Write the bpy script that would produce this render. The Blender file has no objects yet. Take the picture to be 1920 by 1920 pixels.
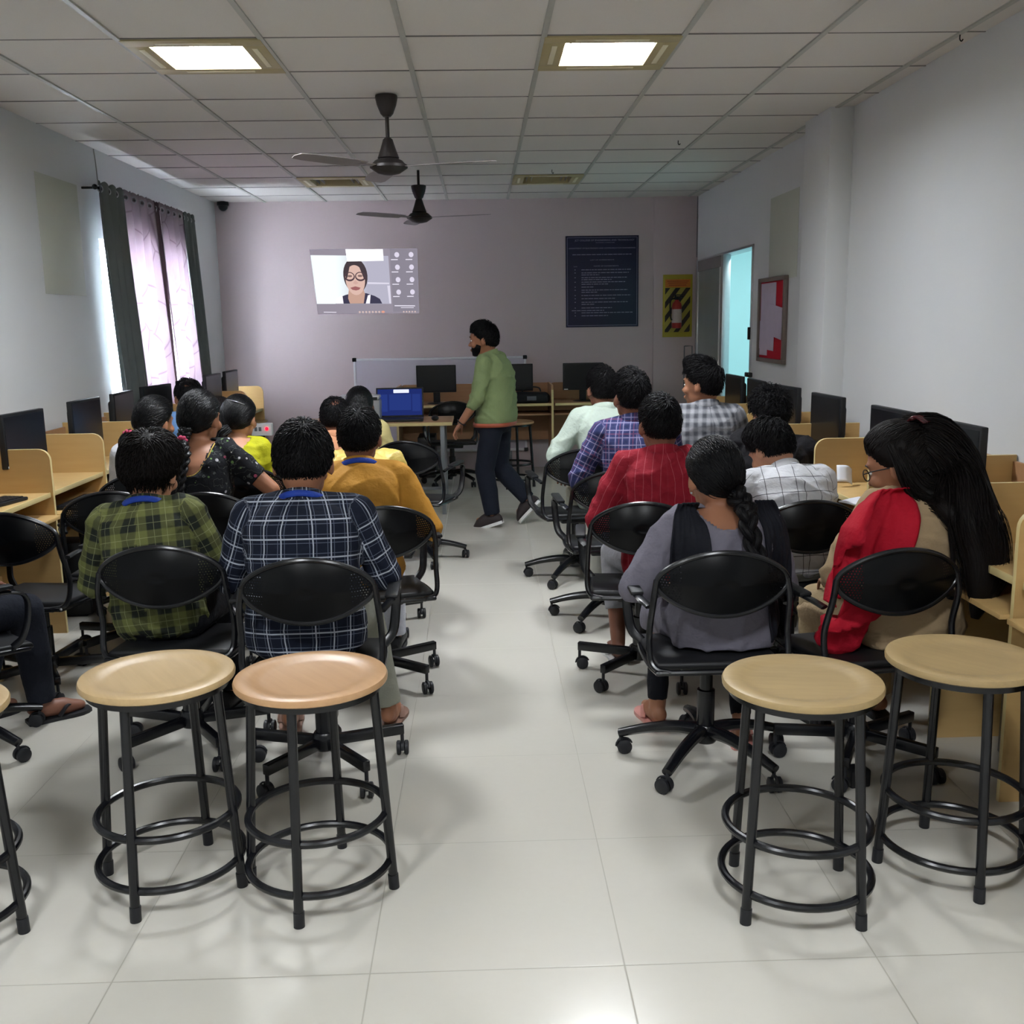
import bpy, bmesh, math, random
import numpy as np
from math import pi, sin, cos, radians
from mathutils import Vector, Matrix
from mathutils.bvhtree import BVHTree

random.seed(7)
SC = bpy.context.scene
COL = SC.collection

# ---------------------------------------------------------------- camera
def make_camera():
    yaw, pitch, roll = radians(1.575), radians(10.595), radians(-0.921)
    fw = Vector((sin(yaw) * cos(pitch), cos(yaw) * cos(pitch), -sin(pitch)))
    r0 = Vector((cos(yaw), -sin(yaw), 0))
    u0 = r0.cross(fw)
    r = r0 * cos(roll) + u0 * sin(roll)
    u = -r0 * sin(roll) + u0 * cos(roll)
    cam = bpy.data.cameras.new('camera')
    cam.sensor_width = 36.0
    cam.lens = 1915.0 / 1920.0 * 36.0
    cam.clip_start = 0.05
    ob = bpy.data.objects.new('camera', cam)
    COL.objects.link(ob)
    m = Matrix(((r.x, u.x, -fw.x, 0), (r.y, u.y, -fw.y, 0), (r.z, u.z, -fw.z, 1.5), (0, 0, 0, 1)))
    ob.matrix_world = m
    SC.camera = ob
make_camera()

# ---------------------------------------------------------------- world, light, exposure
world = bpy.data.worlds.new('world')
SC.world = world
world.use_nodes = True
world.node_tree.nodes['Background'].inputs[0].default_value = (0.82, 0.9, 1.0, 1)
world.node_tree.nodes['Background'].inputs[1].default_value = 9.0
SC.view_settings.view_transform = 'Standard'
SC.view_settings.look = 'None'
SC.view_settings.gamma = 1.0
SC.view_settings.use_curve_mapping = False
SC.view_settings.exposure = 1.3
LAMP_STRENGTH = 56.0          # lit ceiling fixtures

def area_light(name, loc, rot, sx, sy, power, col=(1, 1, 1), portal=False):
    l = bpy.data.lights.new(name, 'AREA')
    l.shape = 'RECTANGLE'; l.size = sx; l.size_y = sy; l.energy = power; l.color = col
    if portal:
        l.cycles.is_portal = True
    o = bpy.data.objects.new(name, l)
    o.location = loc; o.rotation_euler = rot
    COL.objects.link(o)
    return o
# daylight through the window of the west side, and the lit corridor outside the door
area_light('window_daylight', (-3.1, 8.5, 1.45), (0, -pi / 2, 0), 1.3, 2.1, 115, (.88, 0.92, 1.0))
area_light('corridor_light', (3.0, 9.2, 2.6), (0, 0, 0), 0.8, 2.4, 25, (0.88, 1.0, 1.0))

# ---------------------------------------------------------------- small helpers
def lin(c):
    if isinstance(c, str):
        c = c.lstrip('#'); c = [int(c[i:i + 2], 16) / 255 for i in (0, 2, 4)]
    return tuple((x / 12.92 if x <= 0.04045 else ((x + 0.055) / 1.055) ** 2.4) for x in c) + (1.0,)

def tag(o, label=None, cat=None, group=None, kind=None):
    if label: o['label'] = label
    if cat: o['category'] = cat
    if group: o['group'] = group
    if kind: o['kind'] = kind
    return o

def empty(name, loc=(0, 0, 0), rz=0.0):
    o = bpy.data.objects.new(name, None)
    o.location = loc; o.rotation_euler = (0, 0, rz)
    o.empty_display_size = 0.1
    COL.objects.link(o)
    return o

def dup(root, loc=None, rz=None, label=None, group=None):
    r = root.copy(); COL.objects.link(r)
    if loc is not None: r.location = loc
    if rz is not None: r.rotation_euler = (0, 0, rz)
    if label: r['label'] = label
    if group: r['group'] = group
    for ch in list(root.children):
        c = ch.copy(); COL.objects.link(c); c.parent = r
        for g in list(ch.children):
            d = g.copy(); COL.objects.link(d); d.parent = c
    return r

class MB:
    """collects shapes and links them as one mesh object"""
    def __init__(self):
        self.v = []; self.f = []; self.m = []; self.n = 0
    def add(self, vs, fs, mi=0):
        vs = np.asarray(vs, float).reshape(-1, 3)
        o = self.n
        self.v.append(vs); self.n += len(vs)
        for f in fs: self.f.append([i + o for i in f])
        self.m += [mi] * len(fs)
        return self
    def verts(self):
        return np.concatenate(self.v) if self.v else np.zeros((0, 3))
    def box(self, lo, hi, bev=0.0, mi=0, M=None, seg=2):
        bm = bmesh.new()
        lo = Vector(lo); hi = Vector(hi)
        bmesh.ops.create_cube(bm, size=1.0)
        for v in bm.verts:
            v.co = Vector([lo[i] + (v.co[i] + .5) * (hi[i] - lo[i]) for i in range(3)])
        if bev > 0:
            bmesh.ops.bevel(bm, geom=bm.edges[:], offset=bev, segments=seg, affect='EDGES', profile=0.5)
        if M is not None: bmesh.ops.transform(bm, matrix=M, verts=bm.verts[:])
        bm.verts.index_update()
        self.add([v.co[:] for v in bm.verts], [[v.index for v in f.verts] for f in bm.faces], mi)
        bm.free(); return self
    def quad(self, pts, mi=0):
        return self.add(pts, [list(range(len(pts)))], mi)
    def prism(self, outline, axis, a, b, mi=0, M=None):
        """outline: 2d points in the two other axes (cyclic order), extruded along axis from a to b"""
        n = len(outline); vs = []
        for t in (a, b):
            for p in outline:
                q = [0, 0, 0]; q[axis] = t; q[(axis + 1) % 3] = p[0]; q[(axis + 2) % 3] = p[1]
                vs.append(q)
        fs = [list(range(n))[::-1], list(range(n, 2 * n))]
        for i in range(n): fs.append([i, (i + 1) % n, n + (i + 1) % n, n + i])
        vs = np.array(vs)
        if b < a: fs = [f[::-1] for f in fs]
        if M is not None: vs = xf(vs, M)
        return self.add(vs, fs, mi)
    def loft(self, rings, cap=True, mi=0, closed=False):
        k = len(rings); n = len(rings[0]); fs = []
        for j in range(k if closed else k - 1):
            a = j * n; b = ((j + 1) % k) * n
            for i in range(n):
                fs.append([a + i, a + (i + 1) % n, b + (i + 1) % n, b + i])
        if cap and not closed:
            fs.append(list(range(n))[::-1]); fs.append([(k - 1) * n + i for i in range(n)])
        return self.add(np.concatenate(rings), fs, mi)
    def tube(self, pts, r, n=10, closed=False, cap=True, mi=0, ry=None, up=None):
        P = np.asarray(pts, float); k = len(P)
        R = np.broadcast_to(np.asarray(r, float), (k,)); RY = R if ry is None else np.broadcast_to(np.asarray(ry, float), (k,))
        T = np.zeros_like(P)
        for i in range(k):
            a = P[(i - 1) % k] if (closed or i > 0) else P[i]
            b = P[(i + 1) % k] if (closed or i < k - 1) else P[i]
            T[i] = (b - a) / (np.linalg.norm(b - a) + 1e-12)
        u = np.array(up if up is not None else ((0, 0, 1) if abs(T[0][2]) < .9 else (1, 0, 0)), float)
        rings = []
        ang = np.linspace(0, 2 * pi, n, endpoint=False)
        for i in range(k):
            u = u - T[i] * (u @ T[i]); u /= np.linalg.norm(u) + 1e-12
            w = np.cross(T[i], u)
            rings.append(P[i] + np.outer(np.cos(ang) * R[i], u) + np.outer(np.sin(ang) * RY[i], w))
        return self.loft(rings, cap, mi, closed)
    def lathe(self, prof, n=24, c=(0, 0, 0), mi=0, cap=True, sx=1, sy=1):
        ang = np.linspace(0, 2 * pi, n, endpoint=False)
        rings = [np.stack([c[0] + r * sx * np.cos(ang), c[1] + r * sy * np.sin(ang), np.full(n, c[2] + z)], 1) for r, z in prof]
        return self.loft(rings, cap, mi)
    def ell(self, c, r, nu=16, nv=10, mi=0, M=None):
        vs = [(0, 0, -1)]; fs = []
        for j in range(1, nv):
            t = -pi / 2 + pi * j / nv
            for i in range(nu):
                p = 2 * pi * i / nu
                vs.append((cos(t) * cos(p), cos(t) * sin(p), sin(t)))
        vs.append((0, 0, 1)); last = len(vs) - 1
        for i in range(nu):
            fs.append([0, 1 + (i + 1) % nu, 1 + i])
            fs.append([last, last - nu + i, last - nu + (i + 1) % nu])
        for j in range(nv - 2):
            a = 1 + j * nu; b = a + nu
            for i in range(nu): fs.append([a + i, a + (i + 1) % nu, b + (i + 1) % nu, b + i])
        vs = np.array(vs) * np.asarray(r)
        if M is not None: vs = xf(vs, M)
        return self.add(vs + np.asarray(c), fs, mi)
    def cap2(self, a, b, ra, rb, n=14, mi=0):
        """tapered capsule with round ends"""
        a = np.asarray(a, float); b = np.asarray(b, float); d = b - a; L = np.linalg.norm(d); d = d / (L + 1e-12)
        P = []; R = []
        for t in (-80, -60, -30, 0): P.append(a + d * ra * sin(radians(t))); R.append(ra * cos(radians(t)))
        for t in (.33, .66): P.append(a + (b - a) * t); R.append(ra + (rb - ra) * t)
        for t in (0, 30, 60, 80): P.append(b + d * rb * sin(radians(t))); R.append(rb * cos(radians(t)))
        return self.tube(P, R, n, mi=mi)
    def xf(self, M):
        self.v = [xf(np.concatenate(self.v), M)]; return self
    def merge(self, other, mi=None):
        return self.add(other.verts(), other.f, 0 if mi is None else mi)
    def mesh(self, name, sharp=35, smooth=True):
        me = bpy.data.meshes.new(name)
        me.from_pydata(self.verts().tolist(), [], self.f)
        if any(self.m): me.polygons.foreach_set('material_index', self.m)
        if smooth:
            me.polygons.foreach_set('use_smooth', [True] * len(me.polygons))
            if sharp: me.set_sharp_from_angle(angle=radians(sharp))
        me.update()
        return me
    def build(self, name, mat, parent=None, sharp=35, smooth=True, loc=None, rz=0):
        me = self.mesh(name, sharp, smooth)
        for m in (mat if isinstance(mat, (list, tuple)) else [mat]): me.materials.append(m)
        return link(name, me, parent, loc, rz)

def link(name, me, parent=None, loc=None, rz=0):
    o = bpy.data.objects.new(name, me)
    COL.objects.link(o)
    if parent is not None: o.parent = parent
    if loc is not None: o.location = loc
    if rz: o.rotation_euler = (0, 0, rz)
    return o

def xf(vs, M):
    A = np.array([list(r) for r in M])
    return np.asarray(vs) @ A[:3, :3].T + A[:3, 3]

def rot(axis, deg): return Matrix.Rotation(radians(deg), 4, axis)
def tr(*p): return Matrix.Translation(Vector(p))

def arc(c, r, a0, a1, n, plane='xz', y=0.0):
    out = []
    for i in range(n + 1):
        t = radians(a0 + (a1 - a0) * i / n)
        p, q = c[0] + r * cos(t), c[1] + r * sin(t)
        out.append({'xz': (p, y, q), 'yz': (y, p, q), 'xy': (p, q, y)}[plane])
    return out

def spline(P, n=24):
    """Catmull-Rom through the points"""
    P = np.asarray(P, float); k = len(P)
    Q = np.vstack([2 * P[0] - P[1], P, 2 * P[-1] - P[-2]])
    out = []
    for s in np.linspace(0, k - 1, n):
        i = min(int(s), k - 2); t = s - i
        a, b, c, d = Q[i:i + 4]
        out.append(.5 * ((2 * b) + (c - a) * t + (2 * a - 5 * b + 4 * c - d) * t * t + (3 * b - a - 3 * c + d) * t ** 3))
    return np.array(out)

# ---------------------------------------------------------------- materials
class NT:
    def __init__(self, name):
        self.mat = bpy.data.materials.new(name); self.mat.use_nodes = True
        self.t = self.mat.node_tree
        self.b = self.t.nodes['Principled BSDF']; self.out = self.t.nodes['Material Output']
    def n(self, typ, **kw):
        nd = self.t.nodes.new(typ)
        for k, v in kw.items(): setattr(nd, k, v)
        return nd
    def l(self, a, b): self.t.links.new(a, b)
    def val(self, x, sock):
        if isinstance(x, (int, float)): sock.default_value = x
        else: self.l(x, sock)
    def math(self, op, a, b=None, c=None, clamp=False):
        nd = self.n('ShaderNodeMath', operation=op); nd.use_clamp = clamp
        self.val(a, nd.inputs[0])
        if b is not None: self.val(b, nd.inputs[1])
        if c is not None: self.val(c, nd.inputs[2])
        return nd.outputs[0]
    def mix(self, fac, a, b):
        nd = self.n('ShaderNodeMix', data_type='RGBA')
        self.val(fac, nd.inputs[0])
        for x, s in ((a, nd.inputs[6]), (b, nd.inputs[7])):
            if isinstance(x, (tuple, list)): s.default_value = x
            else: self.l(x, s)
        return nd.outputs[2]
    def coords(self, kind='Object'):
        return self.n('ShaderNodeTexCoord').outputs[kind]
    def xyz(self, v):
        s = self.n('ShaderNodeSeparateXYZ'); self.l(v, s.inputs[0]); return s.outputs
    def noise(self, vec, scale, detail=3, rough=.55, stretch=None):
        if stretch:
            mp = self.n('ShaderNodeMapping'); mp.inputs['Scale'].default_value = stretch
            self.l(vec, mp.inputs[0]); vec = mp.outputs[0]
        nd = self.n('ShaderNodeTexNoise'); self.l(vec, nd.inputs['Vector'])
        nd.inputs['Scale'].default_value = scale; nd.inputs['Detail'].default_value = detail; nd.inputs['Roughness'].default_value = rough
        return nd.outputs['Fac']
    def line(self, x, period, off, width, soft=.0006):
        """1 on lines of the given width every period"""
        f = self.math('FRACT', self.math('ADD', self.math('DIVIDE', x, period), 100.5 - off / period))
        d = self.math('MULTIPLY', self.math('ABSOLUTE', self.math('SUBTRACT', f, .5)), period)
        return self.math('SUBTRACT', 1.0, self.math('DIVIDE', self.math('SUBTRACT', d, width / 2 - soft), 2 * soft, clamp=True), clamp=True)
    def bump(self, h, strength=.2, dist=.002):
        nd = self.n('ShaderNodeBump'); self.l(h, nd.inputs['Height'])
        nd.inputs['Strength'].default_value = strength; nd.inputs['Distance'].default_value = dist
        self.l(nd.outputs[0], self.b.inputs['Normal'])
    def color(self, c):
        if isinstance(c, (tuple, list)): self.b.inputs['Base Color'].default_value = c
        else: self.l(c, self.b.inputs['Base Color'])
    def set(self, rough=.5, metal=0.0, spec=.5, **kw):
        self.b.inputs['Roughness'].default_value = rough
        self.b.inputs['Metallic'].default_value = metal
        self.b.inputs['Specular IOR Level'].default_value = spec
        for k, v in kw.items(): self.b.inputs[k.replace('_', ' ')].default_value = v
        return self

def plain(name, c, rough=.5, metal=0.0, spec=.5, var=.06, scale=30, bump=0.0, bdist=.001):
    """single colour with a faint procedural unevenness"""
    m = NT(name).set(rough, metal, spec)
    c = lin(c); co = m.coords()
    nz = m.noise(co, scale)
    m.color(m.mix(nz, tuple(min(1, x * (1 - var)) for x in c[:3]) + (1,), tuple(min(1, x * (1 + var)) for x in c[:3]) + (1,)))
    if bump: m.bump(m.noise(co, scale * 6, 2), bump, bdist)
    return m.mat

def glow(name, c, strength):
    m = NT(name)
    m.color((0, 0, 0, 1)); m.b.inputs['Specular IOR Level'].default_value = 0.0
    m.b.inputs['Emission Color'].default_value = lin(c); m.b.inputs['Emission Strength'].default_value = strength
    return m.mat

def wood_mat(name, c1, c2, rough=.4, axis=0, sc=1.0, grain=.5):
    m = NT(name).set(rough, 0, .4)
    co = m.coords()
    st = [14, 14, 14]; st[axis] = 1.2
    n1 = m.noise(co, 2.2 * sc, 5, .6, st)
    n2 = m.noise(co, 1.3 * sc, 2)
    f = m.math('ADD', m.math('MULTIPLY', n1, grain), m.math('MULTIPLY', n2, 1 - grain))
    m.color(m.mix(m.math('MULTIPLY_ADD', f, 2.2, -.6, clamp=True), lin(c1), lin(c2)))
    m.bump(n1, .05, .001)
    return m.mat

def wall_paint(name, c):
    m = NT(name).set(.75, 0, .25)
    co = m.coords(); c = lin(c)
    nz = m.noise(co, 1.4, 5, .6)
    m.color(m.mix(nz, tuple(x * .96 for x in c[:3]) + (1,), tuple(min(1, x * 1.03) for x in c[:3]) + (1,)))
    m.bump(m.noise(co, 90, 3), .12, .002)
    return m.mat

M_ = {}
M_['wall'] = wall_paint('wall_paint', '#d1d3d4')
M_['wall_back'] = wall_paint('rear_wall_pink_dim', '#c2b3b4')  # neutral wall, with pinkish dimmer light from the curtains put into the colour
M_['patch'] = plain('old_paint', '#bdc0b5', .8, var=.04, scale=3)
M_['black'] = plain('black_metal', '#0f1014', .26, .0, .5, var=.2, scale=12)
M_['black_plastic'] = plain('black_plastic', '#131417', .5, 0, .4, var=.1)
M_['rubber'] = plain('caster_plastic', '#1c1d21', .5, 0, .4, var=.15)
M_['screen_black'] = plain('dark_screen', '#101217', .28, 0, .5, var=.1, scale=4)
M_['fan'] = plain('fan_brown', '#2b2626', .45, .3, .5, var=.15)
M_['fan_blade'] = plain('fan_blade_paint', '#8a8382', .5, .1, .4)
M_['ply'] = wood_mat('plywood_seat', '#ad9268', '#c7ac7e', .38, 0, 1.6)
M_['lam'] = wood_mat('desk_laminate', '#b8965f', '#ccac75', .42, 0, 1.0, .35)
M_['lam_dark'] = wood_mat('desk_laminate_brown', '#9c7553', '#b48a64', .45, 0, 1.0, .35)
M_['edge'] = plain('edge_band', '#cbb983', .45, var=.04)
M_['white_plastic'] = plain('white_plastic', '#d8d9d8', .4, var=.03)
M_['grey_metal'] = plain('grey_steel', '#7c8084', .4, .5, .5)
M_['alu'] = plain('aluminium', '#b9bcc0', .3, .8, .5)
M_['paper'] = plain('paper', '#e2e4ea', .8, 0, .2, var=.02)
M_['red'] = plain('red_felt', '#b01a2c', .8, 0, .2)
# ================================================================ the room
XL, XR, YB, YF, H = -2.6, 2.2, 10.55, -1.7, 2.69
def struct(name, mb, mat, parent=None, **kw):
    o = mb.build(name, mat, parent, **kw)
    if parent is None: o['kind'] = 'structure'
    return o

def floor_mat():
    m = NT('floor_tiles').set(.16, 0, .5)
    co = m.coords(); x, y, z = m.xyz(co)
    g = m.math('MAXIMUM', m.line(x, .6, -.291, .0042, .001), m.line(y, .6, 2.166, .0042, .001))
    n1 = m.noise(co, 1.1, 4); n2 = m.noise(co, 40, 3)
    c = m.mix(n1, lin('#bcb9ae'), lin('#cac7bd'))
    c = m.mix(m.math('MULTIPLY', n2, .25), c, lin('#b9b4a8'))
    m.color(m.mix(m.math('MULTIPLY', g, .55), c, lin('#7d7868')))
    r = m.math('MULTIPLY_ADD', n1, .12, .13); m.l(m.math('MULTIPLY_ADD', g, .4, r), m.b.inputs['Roughness'])
    m.bump(m.math('SUBTRACT', 1.0, g), .2, .001)
    return m.mat
struct('floor', MB().box((XL - .2, YF - .2, -.1), (XR + .2, YB + .2, 0)), floor_mat())

# ceiling: mineral fibre tiles on a grid of bars
def ceiling():
    def tile():
        m = NT('ceiling_tile').set(.9, 0, .1)
        co = m.coords()
        n = m.noise(co, 260, 2); n2 = m.noise(co, .9, 3)
        c = m.mix(n2, lin('#d9d6d1'), lin('#e2dfda'))
        m.color(m.mix(m.math('MULTIPLY', n, .35), c, lin('#c4c0bb')))
        m.bump(n, .25, .003)
        return m.mat
    bar = plain('ceiling_grid', '#b4b5af', .5, .1)
    gap = plain('grid_shadow_gap', '#858380', .9)
    mb = MB()
    mb.box((XL - .2, YF - .2, H + .14), (XR + .2, YB + .2, H + .2), mi=2)
    xs = [XL] + [-2.103 + .6 * i for i in range(8)] + [XR]
    ys = [YF] + [-1.362 + .6 * j for j in range(20)] + [YB]
    holes = set()
    for (hx, hy) in LAMPS: holes.add((round(hx, 2), round(hy, 2)))
    rnd = random.Random(3)
    for i in range(len(xs) - 1):
        for j in range(len(ys) - 1):
            cx, cy = (xs[i] + xs[i + 1]) / 2, (ys[j] + ys[j + 1]) / 2
            if (round(cx, 2), round(cy, 2)) in holes: continue
            t = [rnd.uniform(-.0015, .0012) for _ in range(4)]
            a, b, c, d = xs[i] + .002, xs[i + 1] - .002, ys[j] + .002, ys[j + 1] - .002
            z = H + .004
            vs = [(a, c, z + t[0]), (b, c, z + t[1]), (b, d, z + t[2]), (a, d, z + t[3]), (a, c, z + .02), (b, c, z + .02), (b, d, z + .02), (a, d, z + .02)]
            mb.add(vs, [[3, 2, 1, 0], [4, 5, 6, 7], [0, 1, 5, 4], [1, 2, 6, 5], [2, 3, 7, 6], [3, 0, 4, 7]], 0)
    for x in xs[1:-1]: mb.box((x - .012, YF, H - .004), (x + .012, YB, H + .006), mi=1)
    for y in ys[1:-1]:
        mb.box((XL, y - .0035, H + .0005), (XR, y + .0035, H + .006), mi=2)
    o = mb.build('ceiling', [tile(), bar, gap], smooth=False); o['kind'] = 'structure'
LAMPS = [(-1.203, 4.938), (.597, 4.938), (-1.203, 9.138), (.597, 9.138), (-1.203, .738), (.597, .738)]
ceiling()

# walls
WY0, WY1, WZ0, WZ1 = 7.3, 9.5, .95, 2.1
wl = MB().box((XL - .2, YF - .2, 0), (XL, WY0, H + .14)).box((XL - .2, WY1, 0), (XL, YB + .2, H + .14))
wl.box((XL - .2, WY0, 0), (XL, WY1, WZ0)).box((XL - .2, WY0, WZ1), (XL, WY1, H + .14))
struct('wall_left', wl, M_['wall'])
DY0, DY1, DZ = 8.345, 10.5, 2.075
wr = MB().box((XR, YF - .2, 0), (XR + .12, DY0, H + .14)).box((XR, DY0, DZ), (XR + .12, DY1, H + .14)).box((XR, DY1, 0), (XR + .12, YB + .2, H + .14))
struct('wall_right', wr, M_['wall'])
struct('wall_pillar', MB().box((2.062, 6.2, 0), (XR + .05, 6.68, H + .01), .004), M_['wall'])
struct('wall_back', MB().box((XL - .2, YB, 0), (XR + .2, YB + .2, H + .14)).box((1.76, YB - .025, 0), (XR, YB + .01, H + .01), .003), M_['wall_back'])
struct('wall_front', MB().box((XL - .2, YF - .2, 0), (XR + .2, YF, H + .14)), M_['wall'])

# old paint patches on the side walls (skim coats of another shade)
struct('trim_1', MB().box((XL - .001, 6.34, 1.705), (XL + .0025, 6.98, 2.41), .001), M_['patch'])
struct('trim_2', MB().box((XR - .0025, 7.2, 1.77), (XR + .001, 7.9, 2.37), .001), M_['patch'])

# window with bars and a pane, daylight behind it
wf = MB()
for y in (WY0 + .02, (WY0 + WY1) / 2, WY1 - .02): wf.box((XL - .12, y - .02, WZ0), (XL - .07, y + .02, WZ1), .003)
for z in (WZ0 + .02, WZ1 - .02): wf.box((XL - .119, WY0, z - .02), (XL - .071, WY1, z + .02), .003)
w1 = struct('window_1', wf, M_['alu'])
gm = NT('window_glass').set(.05, 0, .5); gm.color((.9, .95, 1, 1)); gm.b.inputs['Transmission Weight'].default_value = 1.0; gm.b.inputs['IOR'].default_value = 1.0
pb = MB().box((XL - .098, WY0 + .04, WZ0 + .04), (XL - .092, WY1 - .04, WZ1 - .04)).build('pane', gm.mat, w1)
MB().box((XL - .005, WY0 - .03, WZ0 - .03), (XL + .03, WY1 + .03, WZ0), .004).build('window_sill', M_['white_plastic'], w1)

# corridor seen through the open half of the door
cyan = wall_paint('corridor_paint', '#bfe0e3')
cor = MB().box((3.55, 7.2, 0), (3.6, 11.6, 2.75)).box((2.3, 11.6, 0), (3.6, 11.65, 2.75)).box((2.3, 7.15, 0), (3.6, 7.2, 2.75)).box((2.3, 7.15, 2.7), (3.6, 11.65, 2.75)).box((2.3, 7.2, -.1), (3.6, 11.6, 0)).box((2.28, 10.7, -.1), (2.32, 11.65, 2.75)).box((2.3, 7.15, 2.7), (2.4, 11.65, 2.9))
struct('wall_corridor', cor, cyan)

# door: frame, closed grey green leaf, open half
df = MB()
df.box((XR - .015, DY0 - .0, 0), (XR + .125, DY0 + .02, DZ), .003)
df.box((XR - .015, DY1 - .06, 0), (XR + .125, DY1, DZ), .003)
df.box((XR - .013, DY0, DZ - .02), (XR + .123, DY1, DZ), .003)
df.box((XR - .012, 9.36, 0), (XR + .06, 9.44, DZ - .02), .003)
d1 = struct('door_1', df, M_['alu'])
MB().box((XR + .0, 9.44, .06), (XR + .03, DY1 - .06, DZ - .12), .002).build('door_panel', plain('door_leaf_green', '#7e8683', .35, 0, .5), d1)
MB().box((XR - .012, 9.44, DZ - .12), (XR + .045, DY1 - .06, DZ - .02), .002).build('door_rail', plain('door_rail_grey', '#86807f', .5), d1)
MB().box((XR - .012, 9.46, .02), (XR + .04, 9.50, DZ - .12), .002).build('door_stile', M_['white_plastic'], d1)
hb = MB()
hb.box((XR - .03, DY0 + .0, 1.32), (XR - .01, DY0 + .035, 1.42), .003).box((XR - .05, DY0 - .1, 1.02), (XR - .012, DY0 + .02, 1.06), .008)
hb.build('door_handle', M_['black'], d1)

# surface wires running down from the ceiling in two corners
struct('trim_3', MB().tube(spline([(XL + .006, 7.33, H), (XL + .008, 7.345, 2.6), (XL + .006, 7.36, 2.5), (XL + .006, 7.37, 2.42)], 12), .004, 6), plain('grey_wire', '#8d8d8a', .6))
struct('trim_4', MB().tube([(XR - .01, YB - .035, H), (XR - .01, YB - .035, 2.1)], .004, 6), M_['grey_metal'])
struct('trim_5', MB().tube([(XR - .12, YB - .03, 1.22), (XR - .04, YB - .03, 1.22), (XR - .04, YB - .03, .75)], .006, 6).tube([(XR - .12, YB - .03, 1.22), (XR - .12, YB - .03, .75)], .006, 6), M_['grey_metal'])

# ---------------------------------------------------------------- ceiling lights
lamp_on = glow('lamp_diffuser_on', '#f3f8ff', LAMP_STRENGTH)
lamp_slot = plain('slot_white', '#e6e0c4', .5, var=.02)
lamp_off = plain('lamp_diffuser_off', '#a9a7a4', .3)
lamp_frame = plain('lamp_frame_cream', '#b3a67c', .5, .1)
def ceiling_light(cx, cy, on, label):
    t = empty('ceiling_light', (cx, cy, H))
    tag(t, label, 'ceiling light', 'recessed square ceiling lights')
    f = MB(); a, b = .296, .2
    z0, z1 = -.006, .006
    f.box((-a, b, z0), (a, a, z1), .001).box((-a, -a, z0), (a, -b, z1), .001).box((-a, -b, z0), (-b, b, z1), .001).box((b, -b, z0), (a, b, z1), .001)
    for s in (-1, 1):
        f.box((s * b - .002, -b, z1), (s * b + .002, b, .07)).box((-b, s * b - .002, z1), (b, s * b + .002, .07))
    f.build('frame', lamp_frame, t)
    MB().box((-b + .003, -b + .003, .062), (b - .003, b - .003, .07)).build('diffuser', lamp_on if on else lamp_off, t)
    for i in range(9):
        x = -b + .03 + i * (2 * b - .06) / 8
        if abs(x) > .1: MB().box((x - .001, -b + .003, .008), (x + .001, b - .003, .033)).build('louvre', M_['alu'], t)
    for s in (-1, 1):
        MB().box((s * .245 - .012, -.16, -.0085), (s * .245 + .012, .16, -.005), .001).build('air_slot', lamp_slot, t)
        MB().box((-.16, s * .245 - .012, -.0085), (.16, s * .245 + .012, -.005), .001).build('air_slot', lamp_slot, t)
for (x, y), on, lb in zip(LAMPS, (1, 1, 0, 0, 1, 1), (
        'lit square ceiling light nearest the curtained window wall', 'lit square ceiling light on the noticeboard side of the fans',
        'unlit square ceiling light just above the projected video call', 'unlit square ceiling light in front of the dark blue poster',
        'lit square ceiling light behind the photographer on the window side', 'lit square ceiling light behind the photographer on the noticeboard side')):
    if not on and False: pass
    ceiling_light(x, y, on, lb)

# small hooks left in the ceiling
hk = None
for (x, y, lb) in ((2.1, 4.66, 'small dark hook in the grid bar next to the big white wall'), (1.37, 7.25, 'small dark hook in the ceiling grid in front of the door'), (.6, 8.55, 'small dark hook in the ceiling before the unlit light')):
    h = MB().tube(spline([(0, 0, 0), (0, 0, -.02), (.008, 0, -.028), (.014, 0, -.02)], 10), .003, 6).build('ceiling_hook', M_['black'], None, loc=(x, y, H - .002))
    tag(h, lb, 'hook', 'hooks in the ceiling')

# ---------------------------------------------------------------- ceiling fans
def fan(x, y, drop, canopy, label, phase):
    """drop: height of the motor centre below the ceiling; canopy: how far the cup has slid down"""
    t = empty('ceiling_fan', (x, y, H)); tag(t, label, 'fan', 'dark brown ceiling fans')
    MB().lathe([(.058, -.002), (.06, -.012), (.052, -.05), (.034, -.095), (.02, -.11)], 28, (0, 0, -canopy)).build('canopy', M_['fan'], t)
    MB().tube([(0, 0, 0), (0, 0, -drop + .05)], .0105, 12).build('rod', M_['fan'], t)
    MB().lathe([(.014, .15), (.026, .14), (.04, .095), (.054, .055), (.058, .045), (.05, .04)], 28, (0, 0, -drop)).build('lower_canopy', M_['fan'], t)
    MB().lathe([(.05, .042), (.075, .03), (.088, .016), (.1, .008), (.102, -.006), (.09, -.014), (.06, -.034), (.025, -.042), (0.001, -.043)], 36, (0, 0, -drop)).build('motor', M_['fan'], t)
    for k in range(3):
        a = phase + 120 * k
        M = tr(0, 0, -drop + .002) @ rot('Z', a)
        b = MB()
        b.box((.085, -.02, -.004), (.2, .02, 0), .0015)
        out = [(.17, -.052), (.3, -.066), (.52, -.06), (.585, -.045), (.6, 0), (.585, .045), (.52, .058), (.3, .06), (.17, .045)]
        b.prism([(p[0], p[1]) for p in out], 2, -.003, .0, M=Matrix.Identity(4))
        v = b.verts(); v[:, 2] += v[:, 1] * .12
        b.v = [xf(v, M)]
        b.build('blade', M_['fan_blade'], t)
fan(-.475, 5.76, .365, 0.0, 'dark ceiling fan nearer the lit ceiling lights', -16)
fan(-.47, 8.5, .365, .115, 'dark ceiling fan nearer the rear wall with its cup slid down the rod', -18)

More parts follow.
